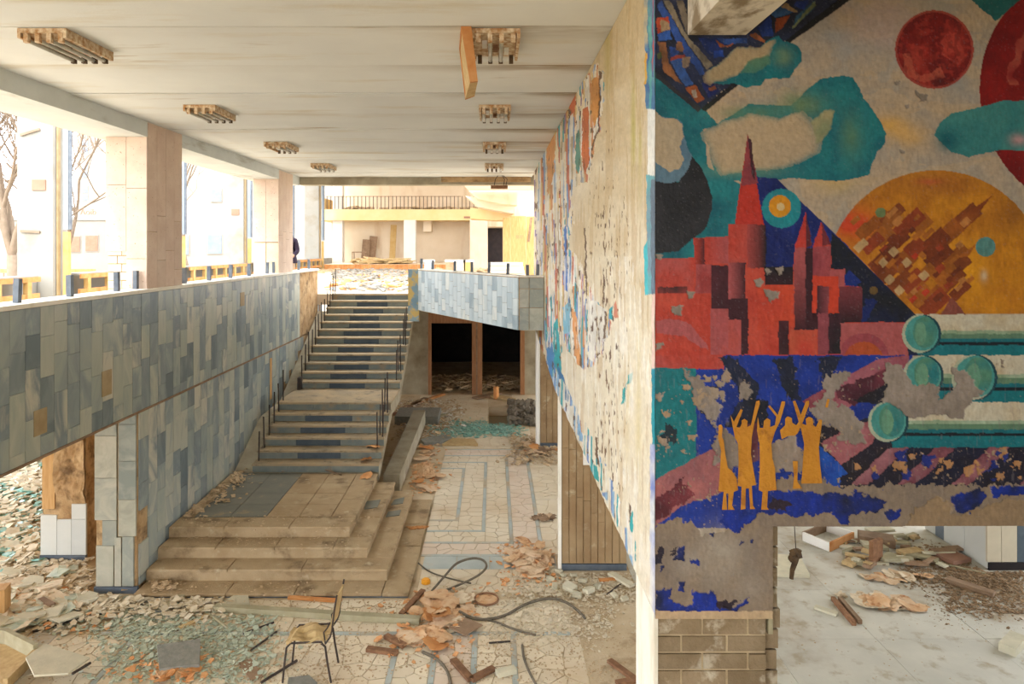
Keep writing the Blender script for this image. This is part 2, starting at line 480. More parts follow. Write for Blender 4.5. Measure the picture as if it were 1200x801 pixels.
def paint_front():
    us = np.concatenate([np.arange(768, 1212, 1.0), np.arange(1214, 1500, 6.0)])
    vv = np.concatenate([np.arange(-62, -4, 3.0), np.arange(-4, 726, 1.0)])
    U, V = np.meshgrid(us, vv)
    p = Painter(U, V, 0.85)
    RED, PINK, MAR, DK = (172, 58, 42), (160, 78, 78), (56, 24, 32), (24, 22, 28)
    TEAL, TEALD, CREAM = (30, 118, 122), (14, 84, 96), (176, 154, 126)
    BLUE, NAVY, PLAS = (22, 52, 142), (16, 24, 64), (126, 114, 102)
    p.fill(np.ones(U.shape, bool), CREAM, (152, 140, 124), var=0.3)
    p.fill(fbm(U/40, V/14, 11, 4) > 0.6, (186, 158, 120), blend=0.35)
    p.fill(fbm(U/30, V/30, 13, 4) > 0.62, (150, 146, 136), blend=0.4)
    p.soft((1030, 25), 60, (176, 150, 142), 0.6, 40)
    for i in range(9):                                    # bluish band behind the spheres
        t = i/8; p.soft((955+t*190, 22+t*95+10*math.sin(t*6)), 22, (142, 142, 138), 0.5, 12)
    for c in ((1052, 150), (1040, 145), (1066, 160)): p.soft(c, 20, (206, 156, 62), 0.7, 13)
    p.soft((975, 215), 36, (190, 160, 96), 0.5, 16)
    p.soft((840, 60), 50, (186, 158, 118), 0.5)
    # teal mass on the left, dark mosaic above it
    p.poly([(760, 70), (790, 98), (822, 125), (842, 146), (824, 152), (830, 196), (872, 218), (900, 212), (900, 330), (760, 330)], TEAL, TEALD)
    p.poly([(760, -70), (1048, -70), (985, 0), (930, 40), (822, 127), (800, 112), (768, 84)], (26, 28, 40), (34, 40, 66))
    mos = [([(90, 0), (110, 40), (160, 110), (230, 250), (390, 480), (400, 520), (370, 530), (200, 300), (60, 40)], (48, 84, 160)),
           ([(100, 0), (150, 0), (270, 250), (460, 455), (410, 490), (250, 270)], (146, 132, 110)),
           ([(190, 0), (240, 0), (300, 200), (270, 240)], (130, 116, 98)), ([(60, 125), (140, 120), (150, 200), (60, 240)], (196, 76, 44)),
           ([(90, 130), (150, 170), (150, 210), (80, 230)], (182, 150, 112)), ([(60, 240), (150, 210), (160, 280), (70, 285)], (50, 96, 180)),
           ([(60, 290), (120, 300), (140, 440), (240, 600), (180, 560), (100, 500), (90, 400)], (160, 104, 62)),
           ([(150, 420), (240, 400), (250, 480), (320, 590), (260, 610), (200, 520)], (62, 108, 186)),
           ([(240, 400), (300, 400), (280, 470), (240, 480)], (178, 150, 126)), ([(150, 330), (220, 340), (200, 400), (150, 400)], (48, 86, 170)),
           ([(200, 290), (240, 300), (250, 360), (190, 350)], (150, 106, 74)), ([(160, 400), (260, 375), (260, 400), (150, 430)], (186, 78, 62)),
           ([(260, 620), (330, 595), (400, 700), (340, 725)], (170, 88, 40)), ([(300, 640), (335, 630), (350, 680), (320, 690)], (196, 178, 156)),
           ([(370, 580), (460, 590), (500, 640), (420, 690)], (28, 44, 116)), ([(420, 615), (470, 600), (480, 630), (430, 640)], (176, 96, 56)),
           ([(350, 270), (480, 270), (560, 290), (440, 400), (400, 350)], (30, 54, 124)), ([(480, 270), (600, 270), (690, 265), (690, 300), (560, 310), (520, 300)], (50, 88, 162)),
           ([(470, 280), (540, 320), (600, 300), (580, 325), (500, 330)], (170, 92, 46)), ([(455, 360), (520, 345), (530, 400), (460, 410)], (36, 80, 180)),
           ([(710, 240), (750, 230), (820, 285), (820, 305), (740, 270)], (168, 94, 52)), ([(760, 200), (860, 110), (880, 250), (800, 260)], (28, 54, 124)),
           ([(900, 130), (1000, 100), (930, 210), (890, 230)], (140, 66, 34)), ([(930, 30), (1040, 80), (900, 120), (860, 100)], (54, 92, 140)),
           ([(960, 20), (1050, 80), (1040, 90), (930, 50)], (164, 132, 96)), ([(1040, 10), (1130, 0), (1100, 70), (1020, 40)], (34, 60, 148)),
           ([(1160, 10), (1170, 60), (1010, 200), (1040, 110)], (44, 84, 110)), ([(1165, 10), (1175, 40), (1015, 205), (1010, 190)], (120, 124, 84)),
           ([(60, 380), (90, 360), (100, 400), (70, 420)], (110, 120, 60))]
    for pts, c in mos: p.poly(tr(pts, 6, 760, 0), c, tuple(int(x*0.6) for x in c), warp=1.3, var=0.5)
    p.poly([(768, 84), (822, 127), (818, 131), (768, 90)], (40, 38, 44), warp=0.5)
    p.poly([(822, 127), (930, 40), (1000, -14), (1048, -62), (1062, -62), (1008, -8), (930, 47), (826, 131)], (18, 16, 20), warp=0.5)
    # small cloud
    full = [(410,510),(440,480),(500,450),(560,390),(600,345),(660,330),(720,335),(780,340),(830,290),(895,255),(910,250),(940,290),(1000,300),(1050,325),(1080,370),(1075,430),(1030,490),(990,545),(940,555),(880,550),(820,560),(790,600),(740,605),(690,618),(640,600),(590,585),(520,590),(460,585),(415,560)]
    p.poly(tr(full, 6, 760, 0), (18, 112, 116), (22, 92, 100))
    p.soft((916, 66), 14, (110, 130, 92), 0.7, 12)
    p.softpoly(tr([(425,515),(450,485),(505,458),(565,400),(605,355),(660,340),(720,345),(775,350),(820,305),(860,290),(860,310),(840,350),(820,400),(700,430),(660,480),(620,520),(540,545),(460,575),(420,555)], 6, 760, 0), (176, 150, 112), (158, 136, 100))
    p.softpoly(tr([(700,430),(830,390),(840,450),(760,500),(660,510)], 6, 760, 0), (88, 122, 92), (60, 112, 96))
    # large cloud
    big = [(70,470),(95,445),(120,435),(180,400),(230,365),(300,370),(380,370),(410,345),(440,310),(480,280),(520,270),(570,265),(600,275),(620,310),(640,350),(665,380),(690,420),(715,470),(710,510),(685,535),(665,580),(655,615),(600,630),(540,635),(470,632),(380,625),(320,635),(240,638),(170,635),(130,625),(110,600),(100,560),(95,520),(75,490)]
    p.poly(tr(big, 3, 800, 0), (30, 116, 118), (18, 94, 104))
    p.soft((940, 122), 34, (98, 124, 88), 0.85, 17)
    p.soft((998, 160), 16, (84, 122, 92), 0.7, 32)
    p.soft((880, 132), 50, (96, 124, 88), 0.7, 10)
    p.soft((868, 200), 52, (116, 138, 108), 0.6, 9)
    p.softpoly(tr([(90,472),(115,455),(160,436),(240,410),(330,425),(400,405),(440,440),(462,490),(455,530),(400,560),(330,580),(230,590),(150,600),(122,560),(112,520),(90,490)], 3, 800, 0), (184, 158, 122), (172, 150, 120))
    p.softpoly(tr([(470,500),(458,430),(500,392),(530,395),(520,450),(490,490)], 3, 800, 0), (164, 150, 108), (130, 134, 96))
    # spheres
    m = p.circ((1095, 58), 46); rr = np.hypot(U-1095, V-58)/46
    p.fill(m, (132, 24, 20), (96, 16, 18), None, 0.5)
    p.soft((1118, 50), 14, (164, 52, 40), 0.8, 24); p.soft((1075, 68), 12, (176, 66, 48), 0.7, 26); p.soft((1088, 60), 10, (150, 30, 22), 0.8)
    an = np.arctan2(V-58, U-1095)
    p.fill(m & (np.abs(rr-0.72+0.1*p.cloud*4) < 0.10) & (an > 1.2) & (an < 3.0), (176, 84, 62), blend=0.7)
    p.fill(m & (np.abs(rr-0.5+p.cloud) < 0.13) & (an > -0.9) & (an < 0.6), (170, 60, 46), blend=0.7)
    p.fill(m & (np.abs(rr-0.45+p.cloud) < 0.16) & (an > -2.9) & (an < -1.6), (110, 14, 16), blend=0.7)
    p.fill(m & (fbm(U/6, V/4, 5, 3) > 0.62), (176, 60, 44), blend=0.35)
    p.fill(m & (fbm(U/5, V/9, 9, 3) > 0.62), (84, 14, 16), blend=0.4)
    p.fill(m & (rr > 0.94), (150, 62, 50), var=0.3)
    p.soft((1104, 94), 16, (70, 14, 16), 0.6, 6)
    m = p.circ((1298, 104), 150); p.fill(m, (130, 16, 14), (104, 10, 12), None, 0.3)
    rr = np.hypot(U-1298, V-104)
    p.fill(m & (np.abs(rr-112-6*p.cloud*4) < 6) & (V < 100), (164, 78, 60), (130, 30, 26))
    p.fill(m & (np.abs(rr-84) < 6) & (V < 90), (150, 50, 40), (128, 20, 18))
    p.poly([(1128, -62), (1250, -62), (1195, 0), (1167, 25), (1134, -4)], (22, 88, 90), (44, 96, 84))
    p.poly([(1095,158),(1102,143),(1115,133),(1150,125),(1175,118),(1200,117),(1400,110),(1400,178),(1200,176),(1170,176),(1150,180),(1135,184),(1115,178),(1100,165)], (62, 128, 122), (44, 112, 112))
    p.soft((1110, 165), 16, (14, 84, 92), 0.8, 14); p.soft((1194, 164), 12, (186, 140, 140), 0.8, 8)
    # orange disc with the toppling town
    m = p.circ((1097, 329), 129.5) & (V < 368)
    p.fill(m, (168, 104, 22), (186, 122, 22), None, 0.35)
    keep = p.C.copy()
    p.soft((1000, 262), 34, (186, 62, 30), 0.9, 26); p.soft((1100, 215), 60, (142, 84, 34), 0.7, 18); p.soft((1135, 330), 34, (206, 142, 20), 0.8, 46)
    p.soft((1185, 250), 30, (136, 84, 26), 0.7, 30); p.soft((1090, 213), 16, (178, 76, 44), 0.6, 4)
    p.C[~m] = keep[~m]
    rr = random.Random(5)
    ang = math.radians(-42)
    def rrect(cu, cv, w, h, col, a=ang):
        ca, sa = math.cos(a), math.sin(a)
        p.poly([(cu+x*ca-y*sa, cv+x*sa+y*ca) for x, y in ((-w/2, -h/2), (w/2, -h/2), (w/2, h/2), (-w/2, h/2))], col, tuple(int(x*0.8) for x in col), warp=0.5)
    town = [(690,300,0),(600,380,0),(540,420,0),(480,330,0),(420,330,0),(330,300,0),(640,480,0),(560,480,0),(500,560,0),(440,600,0),(620,600,0),(560,640,0),(360,420,0),(300,380,0),(250,420,0),(330,540,0),(400,500,0),(300,500,0),(470,660,0),(540,700,0),(640,540,0),(230,350,0),(660,640,0),(590,560,0),(450,440,0),(380,600,0)]
    for i, (x, y, _) in enumerate(town):
        rrect(x/4+960, y/4+180, rr.uniform(24, 42), rr.uniform(12, 20), [(134, 66, 26), (150, 82, 26), (120, 54, 24), (160, 92, 28), (142, 60, 28)][i % 5])
    p.poly(tr([(815,192),(700,340),(640,330),(690,280)], 4, 960, 180), (142, 74, 26), (118, 56, 22), warp=0.5)
    p.poly(tr([(740,420),(700,480),(640,490)], 4, 960, 180), (150, 84, 26), warp=0.5)
    p.poly(tr([(385,270),(380,310),(330,360),(290,340),(310,290)], 4, 960, 180), (138, 80, 30), warp=0.5)
    for i in range(46):
        x, y, _ = town[rr.randrange(len(town))]
        rrect((x+rr.uniform(-60, 60))/4+960, (y+rr.uniform(-50, 50))/4+180, rr.uniform(6, 16), rr.uniform(4, 8), [(176, 104, 34), (128, 56, 24), (108, 46, 22), (184, 120, 60), (160, 92, 30), (152, 60, 30)][i % 6])
    for x, y, w in [(195,430,17),(350,460,10),(410,510,9),(300,510,9),(330,590,10),(490,570,10),(375,640,10)]:
        rrect(x/4+960, y/4+180, w, 9, (186, 152, 104))
    for x, y, w in [(450,480,7),(440,680,9),(500,650,9)]:
        rrect(x/4+960, y/4+180, w, 6, (186, 58, 32))
    p.poly(tr([(620,670),(700,770),(560,770)], 4, 960, 180), (124, 66, 54), warp=0.5)
    p.fill(p.circ((1155, 289), 11.5), (86, 124, 108), (60, 118, 124), var=0.5); p.fill(p.circ((1032, 249), 6), (98, 116, 74))
    p.soft((1153, 324), 5, (190, 176, 150), 0.8, 8)
    # dark wedge of sky behind the castle
    p.poly([(880, 206), (910, 209), (979, 274), (1078, 374), (1078, 417), (880, 417)], (20, 40, 112), (14, 28, 86), warp=0.4)
    p.poly([(975, 272), (1079, 374), (1079, 417), (960, 417), (968, 330)], (22, 24, 32), (18, 26, 54), warp=0.4)
    p.poly([(996, 318), (1012, 330), (990, 346), (984, 330)], (18, 40, 110), warp=3)
    p.poly([(1015, 350), (1030, 352), (1012, 378), (1004, 372)], (18, 34, 90), warp=3)
    p.fill(p.circ((1024, 340), 5), (96, 74, 38))
    # black oval, pale cloud at the corner
    p.poly(tr([(40,480),(200,540),(290,360),(350,430),(400,540),(428,640),(424,720),(400,801),(370,860),(250,950),(200,1000),(40,1010)], 5.72, 760, 120), (30, 30, 34), (42, 42, 46))
    p.poly(tr([(40,80),(100,95),(200,110),(230,150),(240,210),(260,300),(290,360),(270,440),(200,530),(140,545),(40,525)], 5.72, 760, 120), (92, 120, 136), (80, 108, 126))
    p.poly(tr([(40,50),(95,98),(190,108),(230,160),(238,230),(206,300),(242,390),(200,450),(140,465),(90,430),(40,390)], 5.72, 760, 120), (176, 156, 126), (164, 148, 122), warp=2)
    p.fill(p.circ((916, 244), 23), (26, 132, 140), (30, 118, 128)); p.fill(p.circ((914, 241.5), 13), (206, 148, 24), (190, 120, 20)); p.fill(p.circ((915, 242), 4.5), (196, 170, 120))
    # castle
    q = lambda pts, c, c2=None, g=None, **k: p.poly(tr(pts, 4.712, 760, 250), c, c2, g, **{'warp': 0.9, **k})
    def qr(x0, y0, x1, y1, c, c2=None, d=None, **k):
        g = None
        if d == 'h': g = p.grad((x0/4.712+760, 0), (x1/4.712+760, 0))
        if d == 'v': g = p.grad((0, y0/4.712+250), (0, y1/4.712+250))
        q([(x0, y0), (x1, y0), (x1, y1), (x0, y1)], c, c2, g, **k)
    q([(30,250),(250,245),(250,135),(440,125),(440,60),(640,55),(650,290),(640,390),(800,385),(805,190),(905,190),(1005,170),(1010,305),(1085,310),(1085,400),(1175,405),(1178,600),(1430,600),(1430,786),(30,786)], RED, (178, 70, 52))
    sp = p.poly(tr([(666,205),(580,801),(575,860),(790,860),(770,801)], 5.72, 760, 120), (178, 48, 32), (164, 46, 38), warp=0.4)
    p.poly(tr([(666,205),(620,560),(735,540)], 5.72, 760, 120), (120, 50, 58), (150, 62, 60), warp=0.4)
    p.poly(tr([(668,240),(690,250),(715,530),(690,480)], 5.72, 760, 120), (60, 26, 34), warp=0.6)
    qr(250,135,312,280, RED, MAR, 'h'); qr(310,130,440,275, RED, PINK, 'h'); qr(440,60,545,270, RED, (170, 72, 62)); qr(545,60,650,300, (150, 64, 60), DK, 'h')
    qr(260,280,350,440, PINK, (140, 52, 50)); qr(345,288,440,528, MAR, (70, 30, 38)); qr(440,270,535,480, PINK, MAR, 'h'); qr(440,470,550,590, MAR, (60, 26, 34)); qr(508,580,552,778, MAR)
    qr(340,525,440,778, PINK, (166, 66, 56)); qr(440,585,510,778, (168, 74, 66), PINK); qr(640,295,800,395, DK, (48, 22, 30), 'v'); qr(600,395,800,640, RED, (184, 66, 40))
    qr(718,592,774,778, (50, 24, 30), (70, 30, 38)); qr(805,190,872,640, PINK, MAR, 'v'); qr(868,190,936,640, MAR, (44, 20, 28)); qr(780,640,930,778, (176, 80, 56), RED)
    qr(905,180,1006,350, (150, 66, 70), (120, 50, 60)); qr(1005,308,1085,405, PINK); qr(905,345,1050,550, (186, 60, 36)); qr(930,400,995,550, MAR, (130, 64, 70), 'h'); qr(1050,405,1178,600, (110, 48, 54), (40, 22, 30), 'v')
    qr(935,550,1000,778, (136, 66, 74), (120, 54, 62)); qr(995,550,1062,778, (60, 28, 38), DK); qr(30,250,250,440, RED, (166, 76, 70)); qr(50,405,215,440, (60, 34, 36), (120, 50, 46))
    q([(870,-10),(805,190),(870,190)], (186, 56, 42), (160, 50, 44)); q([(870,-10),(870,190),(905,175)], (90, 34, 40)); q([(955,45),(905,185),(960,180)], (176, 58, 48)); q([(955,45),(960,180),(1006,170)], (110, 40, 46))
    q([(40,590),(120,580),(230,610),(320,720),(325,755),(290,740),(200,680),(40,660)], (164, 84, 84), (150, 72, 72), warp=2)
    # pink house with arch
    p.rect(985, 378, 1064, 416, (164, 88, 86), (150, 74, 74)); p.fill(p.circ((1012, 420), 30) & (V < 416) & (U > 986), (140, 62, 70)); p.fill(p.circ((1012, 424), 24) & (V < 416) & (U > 986), (162, 74, 32), (150, 60, 36))
    # lower left
    p.rect(760, 416, 1070, 618, BLUE, (18, 40, 112), warp=0.5)
    p.rect(760, 416, 848, 432, (172, 60, 44), (166, 78, 74), warp=0.6)
    p.rect(760, 431, 816, 560, (16, 112, 116), (24, 98, 104), warp=0.8)
    p.poly([(780, 494), (792, 500), (790, 520), (776, 522)], (24, 40, 48), warp=6)
    for pts in ([(842,418),(860,418),(890,450),(884,480),(870,470)], [(905,418),(930,418),(938,470),(925,470)], [(958,418),(985,418),(975,440),(962,445)], [(865,470),(900,470),(900,500),(850,500)], [(816, 450),(842,452),(840,490),(820,484)]):
        p.poly(pts, (22, 26, 38), (28, 34, 60), warp=4)
    p.poly([(760, 566), (845, 520), (860, 545), (850, 575), (800, 592), (760, 622)], (140, 86, 88), (160, 96, 92), warp=1.5)
    p.poly([(760, 590), (800, 562), (815, 580), (760, 615)], (74, 26, 34), (120, 50, 56), warp=5)
    p.poly([(862, 500), (888, 496), (890, 540), (868, 545)], (120, 84, 96), (80, 30, 40), warp=2)
    p.poly([(940, 470), (1030, 420), (1066, 416), (1064, 428), (990, 480), (960, 490)], (150, 88, 98), (130, 64, 74), warp=1)
    p.poly([(980, 455), (1050, 428), (1060, 440), (1000, 475), (982, 465)], (62, 26, 38), (100, 44, 56), warp=3)
    p.poly([(1000, 470), (1062, 434), (1066, 470), (1030, 474)], (30, 26, 32), (24, 26, 40), warp=2)
    p.poly([(958, 500), (1080, 480), (1080, 535), (990, 565), (960, 560)], (34, 26, 34), (24, 26, 44), warp=2)
    p.poly([(962, 518), (1005, 496), (1030, 494), (1022, 520), (985, 545), (972, 530)], (156, 96, 100), (130, 66, 72), warp=2)
    p.poly([(960, 520), (985, 545), (1000, 560), (985, 570), (958, 570)], (26, 84, 172), (20, 50, 130), warp=1.5)
    # base band with slanting stripes
    p.poly([(985, 560), (1040, 522), (1420, 518), (1420, 575), (985, 572)], (30, 24, 32), (22, 24, 46), warp=2)
    for a in (1003, 1058, 1122, 1200, 1290, 1380):
        p.poly([(a-6, 568), (a+38, 524), (a+62, 524), (a+14, 568)], (146, 96, 102), (98, 46, 58), warp=2)
    for i in range(26):
        c = (rr.uniform(1000, 1210), rr.uniform(528, 566)); s = rr.uniform(2, 7)
        p.poly([(c[0]-s, c[1]-s*0.7), (c[0]+s, c[1]-s), (c[0]+s*0.8, c[1]+s*0.8), (c[0]-s*0.7, c[1]+s)], (164, 120, 78) if i % 3 else (26, 40, 110), warp=5, relief=-0.003)
    # pipes
    def pipe(u0, v0, v1):
        h = v1-v0
        bands = [(0, .40, (190, 182, 160), (176, 160, 130)), (.40, .48, (150, 168, 142), (120, 140, 110)), (.48, .60, (92, 124, 96), (84, 112, 90)), (.60, .68, (16, 98, 108), None), (.68, .75, (18, 24, 32), None), (.75, 1, (14, 108, 114), (20, 98, 106))]
        for a, b, c, c2 in bands: p.rect(u0, v0+a*h, 1420, v0+b*h, c, c2, warp=0.6)
    pipe(1075, 368, 416); pipe(1082, 416, 471); pipe(1045, 471, 524)
    def ball(c, r):
        m = p.circ(c, r, 0.4); p.fill(m, (176, 172, 148), (150, 160, 136))
        p.fill(p.circ((c[0]+1.5, c[1]-1), r*0.9, 0.4), (84, 150, 140), (60, 130, 124))
        p.fill(p.circ((c[0]+4, c[1]-2), r*0.62, 0.5, r*0.8), (36, 112, 116), (74, 122, 100))
        p.fill(p.circ((c[0]-1, c[1]), r*0.3, 2, r*0.6), (100, 142, 112), (90, 134, 110))
        m2 = m & ~p.circ((c[0]-2.5, c[1]), r*0.97, 0.3); p.fill(m2, (18, 60, 70))
    ball((1082, 440), 24); ball((1142, 442), 27); ball((1080, 391), 23); ball((1041, 494), 24)
    # exposed plaster where the paint has come off
    def peel(pts, c=PLAS, c2=(140, 128, 116), w=6, d=-0.004): p.poly(pts, c, c2, warp=w, relief=d, var=0.3)
    peel([(1040,425),(1062,430),(1070,452),(1100,452),(1098,470),(1120,455),(1118,432),(1132,432),(1150,462),(1130,480),(1128,490),(1100,486),(1065,490),(1055,478),(1030,472),(1040,450)], w=5)
    peel([(965,440),(990,432),(1000,440),(985,455),(978,470),(1000,480),(1010,498),(1015,520),(985,515),(975,495),(958,500),(948,480),(966,462)], w=7)
    peel([(1035,424),(1052,430),(1050,452),(1036,448)], w=5)
    peel([(800,430),(840,455),(846,480),(835,500),(860,520),(858,545),(838,540),(836,505),(822,478)], (128, 116, 106), w=9)
    peel([(866,448),(880,455),(878,468),(866,466)], w=5); peel([(848,430),(856,440),(852,450),(846,444)], (164, 124, 84), w=4)
    peel([(850,500),(862,510),(868,545),(850,552),(842,530)], w=6)
    peel([(905,515),(930,508),(945,530),(940,552),(915,552),(898,542)], (142, 124, 106), w=7)
    for i in range(16):
        c = (rr.uniform(816, 850), rr.uniform(440, 480)); s = rr.uniform(2, 6)
        peel([(c[0]-s, c[1]-s), (c[0]+s, c[1]-s*0.6), (c[0]+s*0.8, c[1]+s*0.8), (c[0]-s*0.6, c[1]+s)], (158, 134, 104), w=4)
    for i in range(9):
        c = (rr.uniform(770, 812), rr.uniform(450, 545)); s = rr.uniform(2, 7)
        peel([(c[0]-s, c[1]-s*0.5), (c[0]+s, c[1]-s*0.6), (c[0]+s*0.8, c[1]+s*0.4), (c[0]-s*0.6, c[1]+s*0.7)], (164, 138, 108), w=5)
    for c in ((1081, 112, 8), (1063, 123, 3), (1057, 177, 3), (1053, 96, 3), (888, 330, 6), (905, 345, 10), (915, 316, 5), (900, 318, 3), (794, 362, 7), (810, 345, 6), (772, 300, 5), (772, 405, 6), (1175, 425, 4)):
        s = c[2]; peel([(c[0]-s, c[1]-s*0.6), (c[0]+s, c[1]-s*0.4), (c[0]+s*0.6, c[1]+s*0.7), (c[0]-s*0.4, c[1]+s)], w=4)
    # fine flaking, denser low on the wall
    fl = fbm(U/3.2, V/3.2, 2, 3); big_ = fbm(U/26, V/26, 14, 3)
    th = 0.84 - 0.14*np.clip((V-420)/120, 0, 1)*np.clip((big_-0.42)*5, 0, 1)
    fk = (fl > th) & (V > 418) & ~((U > 1045) & (V < 524) & (V > 471))
    p.fill(fk, (160, 136, 108), (140, 122, 102), relief=-0.003)
    wr = (fbm(U/1.8, V/16, 15, 3) > 0.74) & (V > 420); p.fill(wr, (120, 110, 110), blend=0.3)
    # bottom: bare plaster, blue remains
    p.poly([(760,622),(775,612),(795,606),(812,612),(826,628),(850,618),(865,612),(900,600),(912,560),(960,560),(985,570),(1420,568),(1420,740),(760,740)], (138, 120, 100), (120, 106, 92), warp=7, relief=-0.004, var=0.3)
    p.soft((845, 650), 30, (166, 156, 140), 0.7, 36); p.soft((880, 690), 22, (150, 138, 122), 0.6); p.soft((810, 660), 20, (160, 150, 136), 0.5)
    BL2 = (18, 46, 142)
    for pts in ([(905,575),(1030,582),(1040,590),(1030,600),(1000,602),(985,612),(975,600),(930,604),(880,600),(900,585)], [(845,590),(870,600),(885,604),(865,624),(845,612)], [(1040,600),(1060,596),(1048,614),(1042,610)],
                [(1115,580),(1150,572),(1158,580),(1142,600),(1120,600)], [(1000,575),(1030,590),(1018,604),(1000,592)], [(985,598),(998,600),(992,616),(982,612)], [(1160,572),(1210,570),(1210,580),(1165,582)],
                [(770,695),(785,690),(790,706),(800,712),(815,705),(812,690),(835,695),(842,710),(862,712),(876,698),(874,712),(850,722),(830,716),(800,718),(780,720),(768,714)],
                [(795,640),(803,638),(800,655),(790,656)], [(812,655),(820,655),(820,664),(812,662)], [(832,624),(838,624),(836,632)], [(880,630),(884,630),(882,637)], [(793,682),(803,682),(803,692),(793,690)], [(774,664),(778,664),(778,670),(774,670)], [(871,636),(874,638),(870,640)]):
        p.poly(pts, BL2, (22, 28, 60), warp=5, relief=0.0, var=0.4)
    for pts in ([(768,645),(778,640),(776,660),(768,662)], [(786,645),(792,642),(790,650),(786,650)], [(842,704),(864,704),(858,714),(840,714)], [(905,582),(930,590),(920,600),(900,596)]):
        p.poly(pts, (46, 30, 40), (30, 26, 40), warp=5)
    peel([(1075,598),(1100,582),(1118,590),(1112,604),(1140,600),(1170,588),(1420,590),(1420,640),(1040,640),(1060,614)], (146, 122, 92), (134, 112, 86), w=5, d=-0.012)
    p.poly([(760, 716), (905, 716), (905, 740), (760, 740)], (190, 164, 128), (176, 150, 118), warp=2, relief=-0.002)
    # silhouettes left under the relief figures
    keep = (V <= 617.5) | (U <= 906)
    X = (U-UC)*D1/F; Z = H-(V-VC)*D1/F
    Y = D1 - p.Rl + (p.fu*0.004) + p.cloud*0.004
    # fine weathering specks
    sp = (fbm(U/2.0, V/2.0, 12, 2) > 0.86); p.C[sp] = p.C[sp]*0.8 + 0.04
    return grid_mesh('mural_front', np.stack([X, Y, Z], -1), p.C, keep, mt['mural'])

